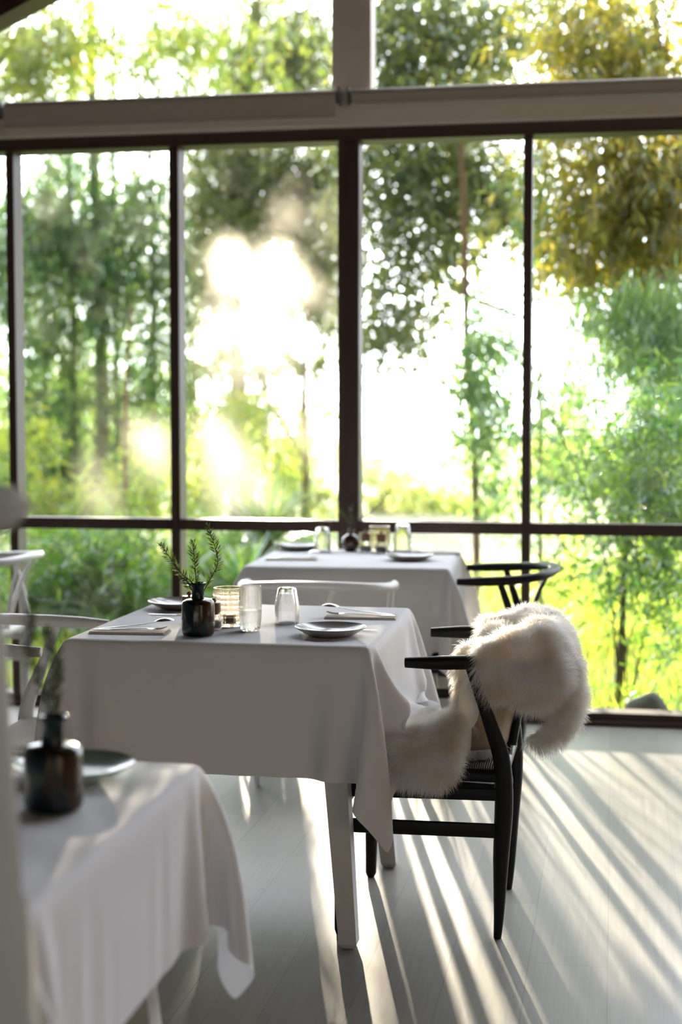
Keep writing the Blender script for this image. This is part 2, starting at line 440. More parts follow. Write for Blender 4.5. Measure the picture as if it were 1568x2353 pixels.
# ------------------------------------------------------------------ cloth simulation (tablecloths)
def drape(half, drop, zt, seed, steps=170, iters=10, seat=None, wrinkle=0, n=76, hang=None):
    rg = np.random.default_rng(seed)
    L = half+drop
    u = np.linspace(-L, L, n); U, V = np.meshgrid(u, u, indexing='ij'); h = u[1]-u[0]
    P = np.stack([U, V, np.full_like(U, zt)], -1)
    # first guess: sides down, corners as fins
    ex = np.maximum(np.abs(U)-half, 0); ey = np.maximum(np.abs(V)-half, 0)
    r = np.hypot(ex, ey); ph = np.arctan2(ey, ex)
    fin = np.where((ex > 0) & (ey > 0), np.sin(2*ph)*.42, 0)+.06
    dirx = np.where(r > 0, np.cos(ph), 0); diry = np.where(r > 0, np.sin(ph), 0)
    P[..., 0] = np.sign(U)*(np.minimum(np.abs(U), half)+r*fin*dirx)
    P[..., 1] = np.sign(V)*(np.minimum(np.abs(V), half)+r*fin*diry)
    P[..., 2] = zt - r*np.sqrt(1-np.minimum(fin, .9)**2)
    pin = (np.abs(U) <= half+1e-6) & (np.abs(V) <= half+1e-6)
    P[..., :2][~pin] += rg.normal(0, .0015, P[..., :2][~pin].shape)
    w = np.where(pin, 0., 1.)
    prev = P.copy(); ncl = half+.004
    def cons(A, B, rest, k, idx):
        a = P[A]; b = P[B]; d = b-a; l = np.linalg.norm(d, axis=-1); wa = w[A]; wb = w[B]; s = wa+wb
        c = np.where(s > 0, k*(l-rest)/(l*np.maximum(s, 1e-9)+1e-12), 0)[..., None]
        P[A] = a + d*c*wa[..., None]; P[B] = b - d*c*wb[..., None]
    sl = slice
    groups = []
    for par in (0, 1):
        m = (n-par)//2*2
        groups.append(((sl(par, par+m-1 if 0 else n-1, 2), sl(None)), (sl(par+1, n, 2), sl(None)), h, 1))
        groups.append(((sl(None), sl(par, n-1, 2)), (sl(None), sl(par+1, n, 2)), h, 1))
        groups.append(((sl(par, n-1, 2), sl(0, n-1)), (sl(par+1, n, 2), sl(1, n)), h*2**.5, .35))
        groups.append(((sl(par, n-1, 2), sl(1, n)), (sl(par+1, n, 2), sl(0, n-1)), h*2**.5, .35))
    for par in range(4):
        if par+2 < n:
            groups.append(((sl(par, n-2, 4), sl(None)), (sl(par+2, n, 4), sl(None)), 2*h, .12))
            groups.append(((sl(None), sl(par, n-2, 4)), (sl(None), sl(par+2, n, 4)), 2*h, .12))
    for st in range(steps):
        vel = (P-prev)*.965; prev = P.copy()
        P = P + np.where(pin[..., None], 0, vel + np.array([0, 0, -9.8*.008**2]))
        for it in range(iters):
            for A, B, rest, k in groups:
                sa = P[A].shape; sb = P[B].shape
                if sa[0] != sb[0] or sa[1] != sb[1]:
                    A2 = (sl(A[0].start, A[0].stop, A[0].step), A[1]);
                    m0, m1 = min(sa[0], sb[0]), min(sa[1], sb[1])
                    ia = np.ix_(np.arange(n)[A[0]][:m0], np.arange(n)[A[1]][:m1]); ib = np.ix_(np.arange(n)[B[0]][:m0], np.arange(n)[B[1]][:m1])
                    cons(ia, ib, rest, k, 0)
                else: cons(A, B, rest, k, 0)
            if it % 3 == 2:
                X, Y, Z = P[..., 0], P[..., 1], P[..., 2]
                ins = (~pin) & (np.abs(X) < ncl) & (np.abs(Y) < ncl) & (Z < zt-.0005)
                px = ncl-np.abs(X); py = ncl-np.abs(Y)
                sx = ins & (px < py); sy = ins & ~sx
                X[sx] = np.sign(X[sx])*ncl; Y[sy] = np.sign(Y[sy])*ncl
                if seat:
                    x0, x1, y0, y1, zf = seat
                    inn = (X > x0) & (X < x1) & (Y > y0) & (Y < y1)
                    top = zf(X, Y)
                    hit = inn & (Z < top) & ~pin
                    Z[hit] = top[hit]
                    P[..., :2][hit] = prev[..., :2][hit]*.6 + P[..., :2][hit]*.4
                np.maximum(Z, .01, out=Z)
    de = np.maximum(np.abs(P[..., 0]), np.abs(P[..., 1]))-half
    P[..., 2][~pin] = np.minimum(P[..., 2], zt-.0015-.7*np.maximum(de, 0))[~pin]
    if wrinkle:
        top = pin
        a = np.sin(U*23+1.3*np.sin(V*7)+seed)*.5+np.sin(U*41+V*17+2*np.sin(V*9))*.3+.3*np.sin(V*31+U*13)
        P[..., 2] += wrinkle*a*top*np.clip((half-np.maximum(abs(U), abs(V)))/.04, 0.15, 1)
    f = [(i*n+j, (i+1)*n+j, (i+1)*n+j+1, i*n+j+1) for i in range(n-1) for j in range(n-1)]
    return MB().add(P.reshape(-1, 3), f)

def cloth_obj(mb, loc, rz, label, group=None):
    o = mb.build('tablecloth', M['cloth'], smooth=True, angle=180)
    o.location = loc; o.rotation_euler = (0, 0, rz)
    s = o.modifiers.new('sub', 'SUBSURF'); s.levels = 1; s.render_levels = 1
    s2 = o.modifiers.new('thick', 'SOLIDIFY'); s2.thickness = .0012; s2.offset = 1
    if not THICK: o.modifiers.remove(s2)
    return tag(o, label, 'tablecloth', group)
THICK = False
ZT = .757
def table(cx, cy, rz, label, foot=.35, top=.28, dy=0):
    t = thing('dining_table', label, 'table', (cx, cy, 0), rz)
    MB().box((-.384, -.384, ZT-.032), (.384, .384, ZT-.007), .006).build('tabletop', M['legwhite'], t, smooth=False)
    MB().box((-.32, -.32, ZT-.10), (.32, .32, ZT-.032), .003).build('apron', M['legwhite'], t, smooth=False)
    for i in (-1, 1):
        for j in (-1, 1):
            p0 = np.array([i*top, j*top+dy*.4, ZT-.04]); p1 = np.array([i*foot, j*foot+dy, 0.0])
            l = MB(); v = []
            for p, s in ((p0, .034), (p1+(0, 0, .012), .0225), (p1, .016)):
                for a, b in ((-1, -1), (1, -1), (1, 1), (-1, 1)): v.append(p+np.array([a*s, b*s, 0]))
            f = [(k+4*q, k+4*q+4, (k+1) % 4+4*q+4, (k+1) % 4+4*q) for q in (0, 1) for k in range(4)]+[(0, 1, 2, 3), (11, 10, 9, 8)]
            l.add(v, f).build('leg', M['legwhite'], t, smooth=False)
    return t
TC = (-.99, 4.104); BC = (-1.018, 6.065); NC = (-1.065, 2.005)
table(TC[0], TC[1], 0, 'white splay-legged square table under the middle tablecloth, beside the sheepskin chair', dy=-.06)
table(BC[0], BC[1], .051, 'square table under the far tablecloth by the window')
table(NC[0], NC[1], 0.0, 'square table under the near tablecloth at the bottom left')
def seat_top(X, Y):
    return .505 + .02*np.cos(Y*9) + .012*np.sin(X*30+Y*17)
cl = drape(.40, .328, ZT, 3, seat=(.22, .62, -.34, .20, seat_top), steps=220)
cloth_obj(cl, (TC[0], TC[1], 0), 0, 'white tablecloth of the middle table with the dark vase, brushing the sheepskin')
cl = drape(.40, .32, ZT, 9, steps=150)
cloth_obj(cl, (BC[0], BC[1], 0), .051, 'white tablecloth of the far table standing against the window')
cl = drape(.40, .265, ZT, 21, steps=170, wrinkle=.007)
cloth_obj(cl, (NC[0], NC[1], 0), 0.0, 'blurred wrinkled white tablecloth of the near table, bottom left of the picture')

# ------------------------------------------------------------------ wishbone chairs (front = +y)
def rail_path(n=40):
    P = []
    pts = [(-.272, .03, .712), (-.276, -.04, .714), (-.274, -.12, .717), (-.255, -.20, .722), (-.205, -.275, .73), (-.11, -.318, .738), (0, -.33, .741)]
    full = pts + [(-x, y, z) for x, y, z in reversed(pts[:-1])]
    return smooth_path(full, n)
def wishbone(label, m, cord, loc, rz, group=None):
    t = thing('wishbone_chair', label, 'chair', loc, rz, group)
    seat_frame = MB()
    for i in (-1, 1):
        MB().tube([(i*.25, .20, 0), (i*.249, .199, .012), (i*.246, .196, .2), (i*.242, .192, .40), (i*.24, .19, .455), (i*.24, .19, .462)],
                  [.010, .0155, .0195, .0215, .019, .012], up=(1, 0, 0), seg=14).build('leg', m, t)
        p = smooth_path([(i*.207, -.20, 0), (i*.208, -.201, .012), (i*.211, -.208, .2), (i*.214, -.214, .40), (i*.222, -.208, .47), (i*.245, -.185, .55), (i*.264, -.155, .64), (i*.27, -.13, .712)], 30)
        MB().tube(p, lerp_r([(.010, .010), (.0155, .0155), (.020, .0205), (.0215, .0235), (.020, .0235), (.0165, .0205), (.0125, .015), (.011, .012)], 30), up=(0, 1, 0), seg=14).build('leg', m, t)
        MB().tube([(i*.243, .19, .375), (i*.214, -.21, .372)], [(.010, .0165)]*2, seg=10, power=3).build('seat_rail', m, t)
        MB().tube([(i*.246, .19, .285), (i*.212, -.21, .278)], [(.009, .019)]*2, seg=10, power=3).build('stretcher', m, t)
        p = smooth_path([(i*.012, -.222, .46), (i*.022, -.238, .54), (i*.045, -.262, .63), (i*.085, -.312, .738)], 14)
        MB().tube(p, lerp_r([(.012, .012), (.011, .009), (.011, .0075), (.013, .007)], 14), up=(0, 1, 0), seg=10).build('splat_prong', m, t)
        seat_frame.tube([(i*.24, .19, .428), (i*.214, -.21, .418)], [(.014, .016)]*2, seg=10)
    seat_frame.tube([(-.24, .19, .432), (.24, .19, .432)], [(.014, .016)]*2, seg=10).tube([(-.214, -.21, .418), (.214, -.21, .418)], [(.014, .02)]*2, seg=10)
    seat_frame.build('seat_frame', m, t)
    MB().tube(smooth_path([(0, -.21, .41), (0, -.218, .47), (0, -.232, .52)], 8), lerp_r([(.03, .010), (.024, .009), (.018, .008)], 8), up=(0, 1, 0), seg=10).build('splat', m, t)
    MB().tube([(-.24, .195, .335), (.24, .195, .335)], [(.009, .015)]*2, seg=10, power=3).build('stretcher', m, t)
    MB().tube([(-.21, -.205, .315), (.21, -.205, .315)], [(.009, .015)]*2, seg=10, power=3).build('stretcher', m, t)
    MB().tube(rail_path(), lerp_r([(.012, .013), (.0175, .018), (.0175, .018), (.018, .0172), (.0195, .0165), (.022, .016), (.023, .016), (.022, .016), (.0195, .0165), (.018, .0172), (.0175, .018), (.0175, .018), (.012, .013)], 40), seg=14).build('top_rail', m, t)
    # woven seat, dished
    k = 22; v = []; f = []
    for zo in (0, 1):
        for i in range(k+1):
            for j in range(k+1):
                a = i/k*2-1; b = j/k*2-1
                w = .236+(.214-.236)*(1-(b+1)/2)
                e = max(abs(a), abs(b))
                z = .448-.014*(1-e**2)-.010*max(0, e-.85)/.15
                v.append((a*w, -.01+b*.198, z if zo == 0 else z-.026))
    K = (k+1)**2
    for i in range(k):
        for j in range(k):
            q = (i*(k+1)+j, (i+1)*(k+1)+j, (i+1)*(k+1)+j+1, i*(k+1)+j+1)
            f.append(q); f.append(tuple(K+x for x in reversed(q)))
    ring = [(i, 0) for i in range(k)]+[(k, j) for j in range(k)]+[(i, k) for i in range(k, 0, -1)]+[(0, j) for j in range(k, 0, -1)]
    for a, b in zip(ring, ring[1:]+ring[:1]):
        ia = a[0]*(k+1)+a[1]; ib = b[0]*(k+1)+b[1]; f.append((ib, ia, K+ia, K+ib))
    MB().add(v, f).build('seat', cord, t, angle=60)
    return t
CA = wishbone('black wishbone chair with a white sheepskin, drawn up to the middle table', M['black'], M['cord_b'], (-.478, 4.03, 0), math.pi/2)
wishbone('bare black wishbone chair beside the far table, behind the sheepskin chair', M['black'], M['cord_b'], (-.548, 5.92, 0), math.pi/2+.03)
wishbone('white wishbone chair between the middle and far tables, its back to the middle table', M['white'], M['cord_w'], (-1.06, 5.50, 0), 0.09)
wishbone('white wishbone chair at the left side of the middle table', M['white'], M['cord_w'], (-1.50, 4.03, 0), -math.pi/2)
wishbone('white wishbone chair by the window at the left edge, seen side on', M['white'], M['cord_w'], (-2.735, 6.06, 0), math.pi/2)

# ------------------------------------------------------------------ sheepskin
def remesh(mb, vox, name):
    me = mb.mesh(name+'_tmp'); o = bpy.data.objects.new(name+'_tmp', me); COL.objects.link(o)
    m = o.modifiers.new('r', 'REMESH'); m.mode = 'VOXEL'; m.voxel_size = vox
    s = o.modifiers.new('s', 'SMOOTH'); s.iterations = 6; s.factor = .6
    dg = bpy.context.evaluated_depsgraph_get(); dg.update()
    ev = bpy.data.meshes.new_from_object(o.evaluated_get(dg))
    bpy.data.objects.remove(o); bpy.data.meshes.remove(me)
    ev.name = name
    return ev
def fur_mat():
    m = bpy.data.materials.new('sheep_wool'); m.use_nodes = True; nt = m.node_tree; nt.nodes.clear()
    o = nt.nodes.new('ShaderNodeOutputMaterial'); d = nt.nodes.new('ShaderNodeBsdfDiffuse'); t = nt.nodes.new('ShaderNodeBsdfTranslucent')
    geo = nt.nodes.new('ShaderNodeTexCoord'); ns = nt.nodes.new('ShaderNodeTexNoise'); ns.inputs['Scale'].default_value = 14
    nt.links.new(geo.outputs['Object'], ns.inputs['Vector'])
    r = nt.nodes.new('ShaderNodeMix'); r.data_type = 'RGBA'; r.inputs[6].default_value = (.88, .82, .72, 1); r.inputs[7].default_value = (.95, .94, .93, 1)
    mr = nt.nodes.new('ShaderNodeMapRange'); mr.inputs[1].default_value = .35; mr.inputs[2].default_value = .6
    nt.links.new(ns.outputs['Fac'], mr.inputs[0]); nt.links.new(mr.outputs[0], r.inputs[0])
    for q in (d, t): nt.links.new(r.outputs[2], q.inputs['Color'])
    mx = nt.nodes.new('ShaderNodeMixShader'); mx.inputs[0].default_value = .45
    nt.links.new(d.outputs[0], mx.inputs[1]); nt.links.new(t.outputs[0], mx.inputs[2]); nt.links.new(mx.outputs[0], o.inputs[0])
    return m
M['fur'] = fur_mat()
def capsule_chain(mb, pts, rs, step=.5):
    P = smooth_path(pts, 18); R = lerp_r(rs, 18)
    for p, r in zip(P, R): mb.ball(p, r, 14, 8)
sk = MB()
# in world coordinates; chair faces -x, near side is small y
Y0 = 4.03
# wool over the rounded back rail
arc = [(-.30, Y0-.265, .725), (-.245, Y0-.235, .725), (-.19, Y0-.17, .735), (-.165, Y0-.06, .735), (-.165, Y0+.05, .735), (-.19, Y0+.15, .74), (-.26, Y0+.23, .735), (-.33, Y0+.24, .73)]
capsule_chain(sk, arc, [(.035, .035, .045), (.055, .045, .065), (.065, .06, .07), (.055, .07, .055), (.055, .07, .05), (.06, .06, .062), (.055, .045, .055), (.035, .03, .035)])
# near lobe hanging on the outside of the rail
for c, r in (((-.19, Y0-.20, .68), (.085, .045, .085)), ((-.24, Y0-.225, .69), (.07, .035, .07)), ((-.145, Y0-.13, .67), (.06, .06, .10)),
             ((-.135, Y0-.02, .66), (.045, .07, .10)), ((-.30, Y0-.235, .67), (.05, .03, .055))): sk.ball(c, r)
# leg of the pelt curling down behind
capsule_chain(sk, [(-.115, Y0-.12, .68), (-.10, Y0-.13, .62), (-.10, Y0-.14, .575), (-.13, Y0-.15, .53), (-.17, Y0-.155, .505), (-.195, Y0-.16, .50)], [(.042, .05, .05), (.029, .04, .045), (.026, .034, .04), (.026, .03, .03), (.023, .026, .021), (.012, .018, .012)])
# pelt climbing from the seat to the rail (inside of the back)
WALL = smooth_path([(-.335, Y0-.195, 0), (-.31, Y0-.182, 0), (-.268, Y0-.155, 0), (-.235, Y0-.085, 0), (-.225, Y0, 0), (-.24, Y0+.10, 0), (-.30, Y0+.18, 0)], 26)[:, :2]
WT = np.gradient(WALL, axis=0); WT /= np.linalg.norm(WT, axis=1)[:, None]; WN = np.stack([-WT[:, 1], WT[:, 0]], 1)   # towards the sitter
def wall_pt(i, q, off):
    p = WALL[i]+WN[i]*off
    c = np.array([-.42, Y0]); p = p+(c-p)*.22*(1-q)
    return (p[0], p[1], .485+.235*q)
for k in range(10):
    for i in range(len(WALL)): sk.ball(wall_pt(i, k/9, .038), (.034, .034, .032), 10, 6)
# over the seat and down its near side
for c, r in (((-.50, Y0-.02, .478), (.17, .20, .035)), ((-.52, Y0-.19, .485), (.11, .06, .045)), ((-.43, Y0-.19, .50), (.07, .06, .06)),
             ((-.50, Y0-.25, .455), (.10, .035, .055)), ((-.44, Y0-.25, .46), (.07, .035, .07)), ((-.40, Y0-.215, .53), (.045, .035, .05)), ((-.355, Y0-.19, .60), (.03, .03, .07))): sk.ball(c, r)
me = remesh(sk, .009, 'sheepskin')
me.materials.append(M['fur'])
pelt = bpy.data.objects.new('sheepskin', me); COL.objects.link(pelt)
me.polygons.foreach_set('use_smooth', [True]*len(me.polygons))
tag(pelt, 'fluffy white sheepskin thrown over the back and seat of the black chair', 'sheepskin')
def strands(me, n, length, width, seed, keep=None):
    rg = np.random.default_rng(seed)
    me.calc_loop_triangles()
    nv = len(me.vertices); co = np.empty(nv*3); me.vertices.foreach_get('co', co); co = co.reshape(-1, 3)
    no = np.empty(nv*3); me.vertices.foreach_get('normal', no); no = no.reshape(-1, 3)
    T = np.empty(len(me.loop_triangles)*3, dtype=np.int32); me.loop_triangles.foreach_get('vertices', T); T = T.reshape(-1, 3)
    A = np.linalg.norm(np.cross(co[T[:, 1]]-co[T[:, 0]], co[T[:, 2]]-co[T[:, 0]]), axis=1)
    i = rg.choice(len(T), n, p=A/A.sum()); a = rg.random((n, 2)); a[a.sum(1) > 1] = 1-a[a.sum(1) > 1]
    b = np.c_[1-a.sum(1), a]
    p = (co[T[i]]*b[..., None]).sum(1); nn = (no[T[i]]*b[..., None]).sum(1); nn /= np.linalg.norm(nn, axis=1)[:, None]
    if keep is not None:
        k = keep(p, nn); p, nn = p[k], nn[k]; n = len(p)
    # clumped direction field
    q = p*38
    fld = np.stack([np.sin(q[:, 1]+1.7*np.sin(q[:, 2])), np.sin(q[:, 2]*1.1+1.3*np.sin(q[:, 0])+2), np.sin(q[:, 0]*.9+1.9*np.sin(q[:, 1])+4)], 1)
    d = nn+.42*fld+np.array([0, 0, -.35])+rg.normal(0, .22, p.shape)
    d /= np.linalg.norm(d, axis=1)[:, None]
    ln = (length*(.6+.6*rg.random(n)))[:, None]
    curl = .35*fld+np.array([0, 0, -.55])+rg.normal(0, .25, p.shape)
    s = np.cross(d, rg.normal(0, 1, p.shape)); s /= np.linalg.norm(s, axis=1)[:, None]
    p0 = p-nn*.003; p1 = p+d*ln*.4; p2 = p+d*ln*.75+curl*ln*.18; p3 = p+d*ln+curl*ln*.45
    w = width
    Q = []
    for (a_, wa), (b_, wb) in (((p0, 1), (p1, 1)), ((p1, 1), (p2, .7)), ((p2, .7), (p3, .12))):
        Q.append(np.stack([a_-s*w*wa, a_+s*w*wa, b_+s*w*wb, b_-s*w*wb], 1))
    return np.concatenate(Q)
def nohide(p, nn):
    d2 = ((p[:, None, :2]-WALL[None])**2).sum(2); i = d2.argmin(1)
    out = (nn[:, :2]*WN[i]).sum(1)
    return ~((out < -.1) & (d2.min(1) < .05**2) & (p[:, 2] < .66) & (p[:, 2] > .46))
V = strands(me, 170000, .027, .0004, 5, nohide)
wool = quads_obj('wool', V, M['fur'], pelt)
# bare hide side, seen between the chair leg and the splat
v = []; f = []; nw = len(WALL)
for k in range(12):
    for i in range(nw): v.append(wall_pt(i, k/11*1.0-.07, -.007))
for k in range(11):
    for i in range(nw-1): f.append((k*nw+i, k*nw+i+1, (k+1)*nw+i+1, (k+1)*nw+i))
hd = MB().add(v, f).build('hide', M['hide'], pelt, angle=180)
hd.modifiers.new('t', 'SOLIDIFY').thickness = .004
tag(hd, 'bare tan hide side of the pelt')

# ------------------------------------------------------------------ tableware
def lathe_obj(name, prof, m, parent, c=(0, 0, 0), seg=40, closed=False, angle=50):
    return MB().lathe(prof, seg, c, closed).build(name, m, parent, angle=angle)
def square_vase(label, loc, rz=0, s=1.0):
    t = thing('bottle_vase', label, 'vase', loc, rz); t.scale = (s, s, s)
    lathe_obj('body', [(.0, .001), (.034, .001), (.040, .004), (.043, .012), (.043, .082), (.041, .090), (.034, .095), (.018, .098), (.0165, .104),
                       (.016, .128), (.021, .133), (.0215, .138), (.019, .1395), (.013, .136), (.012, .10), (0, .095)], M['vase'], t, seg=48)
    return t
def sprig(label, base, pts, n=46, ln=.016, mat_='rose_leaf', group=None, wd=.0016, seed=1):
    t = thing('rosemary_sprig', label, 'herb sprig', base, group=group)
    rg = np.random.default_rng(seed)
    P = smooth_path([(0, 0, 0)]+pts, 30)
    MB().tube(P, lerp_r([.0014, .0012, .0008], 30), seg=6, up=(.3, .2, .9)).build('stem', M['rose_stem'], t)
    Q = []
    for i in range(n):
        q = .30+.70*i/n; x = q*29; a = int(min(x, 28)); p = P[a]+(P[a+1]-P[a])*(x-a)
        d0 = P[min(a+1, 29)]-P[a]; d0 /= np.linalg.norm(d0)
        for k in range(5):
            r_ = rg.normal(0, 1, 3); r_ -= d0*(r_@d0); r_ /= np.linalg.norm(r_)
            d = d0*.55+r_; d /= np.linalg.norm(d); s = np.cross(d, rg.normal(0, 1, 3)); s /= np.linalg.norm(s)
            L = ln*(.6+.6*rg.random())*(1-.45*max(0, q-.85)/.15); m1 = p+d*L*.5; tp = p+d*L+d0*L*.2
            Q.append([p-s*wd*.4, m1-s*wd, tp, m1+s*wd])
    quads_obj('needles', np.array(Q), M[mat_], t)
    return t
VX, VY = -1.062, 3.822
square_vase('squat dark teal bottle vase holding rosemary on the middle table', (VX, VY, ZT), 0)
for i, (pts, lb) in enumerate((([(-.004, 0, .05), (-.03, .0, .10), (-.062, .01, .135), (-.10, .01, .19)], 'rosemary sprig in the middle vase arching out to the left'),
                    ([(0, 0, .05), (-.004, .0, .10), (-.008, .0, .15), (-.014, .005, .20)], 'straight rosemary sprig in the middle of the middle vase'),
                    ([(.003, 0, .05), (.02, .005, .09), (.045, .005, .14), (.03, .0, .21), (.018, 0, .245)], 'tallest rosemary sprig in the middle vase, curving on its right side'))):
    sprig(lb, (VX+(-.006, 0, .006)[i], VY+(.004, -.005, .003)[i], ZT+.09-.04), pts, seed=20+i, n=36, ln=.019)
sprig('small drooping rosemary twig at the lip of the middle vase', (VX-.004, VY-.004, ZT+.10), [(-.006, -.002, .03), (-.02, -.006, .05), (-.042, -.01, .048)], n=12, seed=33)

def jar(label, loc, fill, s=1.0, group=None):
    t = thing('seasoning_jar', label, 'spice jar', loc); t.scale = (s, s, s)
    lathe_obj('body', [(0, .001), (.016, .001), (.0205, .006), (.022, .016), (.0205, .032), (.017, .042), (.0165, .048), (.0145, .048), (.015, .042), (.0185, .032), (.02, .016), (.0185, .007), (0, .005)], M['glass_c'], t)
    lathe_obj('contents', [(0, .0055), (.0175, .0075), (.0192, .014), (.019, .022), (.010, .026), (0, .027)], M[fill], t)
    lathe_obj('lid', [(0, .043), (.0135, .043), (.0140, .0485), (.0185, .049), (.0185, .072), (.017, .074), (0, .0745)], M['wood'], t)
    l = MB(); l.ball((0, 0, .080), .0065); l.tube([(0, 0, .07), (0, 0, .079)], .003, up=(1, 0, 0)); l.build('knob', M['wood'], t)
    return t
jar('wooden-lidded jar right of the dark vase on the middle table', (-1.048, 3.93, ZT), 'salt')
jar('wooden-lidded jar half hidden behind the left of the middle vase', (-1.145, 4.03, ZT), 'pepper', 1.06)

def ribbed(label, loc, s=1.0):
    t = thing('textured_candle_glass', label, 'candle holder', loc); t.scale = (s, s, s)
    seg, rows = 60, 30; R, H = .040, .098; v = []; f = []
    for j in range(rows+1):
        for i in range(seg):
            a = 2*math.pi*i/seg; z = H*j/rows
            k = 11
            bmp = .0034*(math.sin(k*a+z*230)*math.sin(k*a-z*230)) if .006 < z < .086 else 0
            r = R+bmp-.003*max(0, .006-z)/.006
            v.append((r*math.cos(a), r*math.sin(a), z))
    for j in range(rows):
        for i in range(seg):
            i2 = (i+1) % seg; f.append((j*seg+i, j*seg+i2, (j+1)*seg+i2, (j+1)*seg+i))
    # inner wall
    o = len(v)
    for z in (H, .09, .05, .008):
        for i in range(seg):
            a = 2*math.pi*i/seg; v.append(((R-.0035)*math.cos(a), (R-.0035)*math.sin(a), z))
    for j in range(3):
        for i in range(seg):
            i2 = (i+1) % seg; f.append((o+j*seg+i, o+j*seg+i2, o+(j+1)*seg+i2, o+(j+1)*seg+i))
    for i in range(seg):
        i2 = (i+1) % seg; f.append((rows*seg+i, rows*seg+i2, o+i2, o+i))
    f.append(tuple(range(seg-1, -1, -1))); f.append(tuple(o+3*seg+i for i in range(seg)))
    MB().add(v, f).build('body', M['glass_r'], t, angle=60)
    lathe_obj('tealight', [(0, .009), (.019, .009), (.019, .024), (.016, .026), (0, .0255)], M['candle'], t)
    return t
ribbed('amber dimpled candle glass behind the vase on the middle table', (-1.032, 4.03, ZT), 1.06)

TUMB = [(0, .0), (.024, .0), (.0285, .004), (.0325, .03), (.034, .06), (.0325, .106), (.0308, .108), (.0295, .106), (.0310, .06), (.0295, .03), (.026, .012), (0, .009)]
def tumbler(label, loc, flip=False, water=0, s=1.0):
    t = thing('water_tumbler', label, 'glass', loc); t.scale = (s, s, s)
    if flip: pr = [(r, .108-z) for r, z in TUMB]
    else: pr = TUMB
    lathe_obj('body', pr, M['glass_c'], t, seg=48, angle=35)
    t.scale = (.92*s, .92*s, 1.12*s)
    if water: lathe_obj('water', [(0, .0095), (.0258, .0125), (.0292, .03), (.0303, water), (0, water)], M['water'], t, seg=48)
    return t
tumbler('upright water glass beside the candle glass on the middle table', (-.950, 3.937, ZT), False, .05, 1.0)
TB2 = [(0, .0), (.022, .0), (.026, .003), (.031, .03), (.0345, .05), (.0345, .098), (.0335, .099), (.0322, .098), (.0322, .052), (.028, .03), (.022, .016), (0, .013)]
def inverted(label, loc, s=1.0):
    t = thing('water_tumbler', label, 'glass', loc); t.scale = (s, s, s)
    lathe_obj('body', [(r, .099-z) for r, z in TB2], M['glass_c'], t, seg=48, angle=35)
    return t
inverted('upturned glass alone between candle glass and plate on the middle table', (-.885, 4.10, ZT))

def plate(label, loc, r=.105, m='plate', s=1.0):
    t = tag(MB().lathe([(0, .005), (r*.55, .006), (r*.72, .011), (r*.97, .022), (r, .0245), (r*1.0, .0222), (r*.74, .0075), (r*.60, .001), (r*.55, 0), (0, 0)], 64).build('dinner_plate', M[m], angle=60), label, 'plate')
    t.location = loc; t.scale = (s, s, s)
    return t
plate('grey plate in front at the right of the middle table', (-.722, 3.885, ZT), .094)
plate('grey plate at the back left of the middle table behind the vase', (-1.262, 4.36, ZT), .10)
plate('grey plate at the front right of the far table', (-.795, 6.0, ZT), .098)
plate('grey plate at the back left corner of the far table', (-1.33, 6.38, ZT), .098)
plate('blurred green plate behind the vase on the near table', (-.835, 2.27, ZT), .095, 'plate_g')

def napkin(label, loc, rz, w=.205, d=.085):
    b = MB(); b.box((-w/2, -d/2, .0), (w/2, d/2, .0035), .0012).box((-w/2+.002, -d/2+.002, .0035), (w/2-.003, d/2-.001, .007), .0012)
    t = b.build('folded_napkin', M['napkin'], smooth=False)
    t.location = loc; t.rotation_euler = (0, 0, rz)
    return tag(t, label, 'napkin')
def spoon(label, loc, rz, tilt=0):
    b = MB(); b.tube(smooth_path([(-.095, 0, .002), (-.05, 0, .003), (.03, 0, .006), (.06, 0, .010)], 16), lerp_r([(.0055, .0012), (.0045, .0012), (.0025, .0014), (.003, .0012)], 16), seg=10)
    v = []; f = []; n, m = 20, 6
    for side in (0, 1):
        for j in range(m+1):
            for i in range(n):
                a = 2*math.pi*i/n; q = j/m
                v.append((.082+.026*q*math.cos(a), .0165*q*math.sin(a), .011+(.007*(1-q**2))+(.0008 if side else 0)))
    for side in (0, 1):
        o = side*(m+1)*n
        for j in range(m):
            for i in range(n):
                i2 = (i+1) % n; q = (o+j*n+i, o+(j+1)*n+i, o+(j+1)*n+i2, o+j*n+i2); f.append(q if side else q[::-1])
    b.add(v, f)
    t = b.build('spoon', M['steel'], angle=70); t.location = loc; t.rotation_euler = (0, tilt, rz)
    return tag(t, label, 'spoon')
def fork(label, loc, rz):
    b = MB(); b.tube(smooth_path([(-.095, 0, .002), (-.05, 0, .003), (.03, 0, .006), (.05, 0, .007)], 16), lerp_r([(.0055, .0012), (.0045, .0012), (.0025, .0014), (.004, .0012)], 16), seg=10)
    b.tube(smooth_path([(.048, 0, .007), (.056, 0, .006), (.066, 0, .005)], 6), lerp_r([(.004, .001), (.011, .001), (.011, .001)], 6), seg=10)
    for k in range(4):
        y = -.0095+.0063*k
        b.tube(smooth_path([(.065, y, .005), (.085, y, .0065), (.10, y, .011)], 8), lerp_r([.0014, .0012, .0006], 8), seg=6)
    t = b.build('fork', M['steel'], angle=70); t.location = loc; t.rotation_euler = (0, 0, rz)
    return tag(t, label, 'fork')
def knife(label, loc, rz):
    b = MB(); b.tube([(-.08, 0, .003), (-.05, 0, .003), (.0, 0, .003)], [(.004, .0018), (.0045, .002), (.0035, .0018)], seg=10)
    b.tube(smooth_path([(.0, 0, .003), (.04, .001, .003), (.085, 0, .003)], 10), lerp_r([(.0045, .001), (.0075, .0008), (.003, .0006)], 10), seg=8)
    t = b.build('butter_knife', M['steel'], angle=70); t.location = loc; t.rotation_euler = (0, 0, rz)
    return tag(t, label, 'knife')
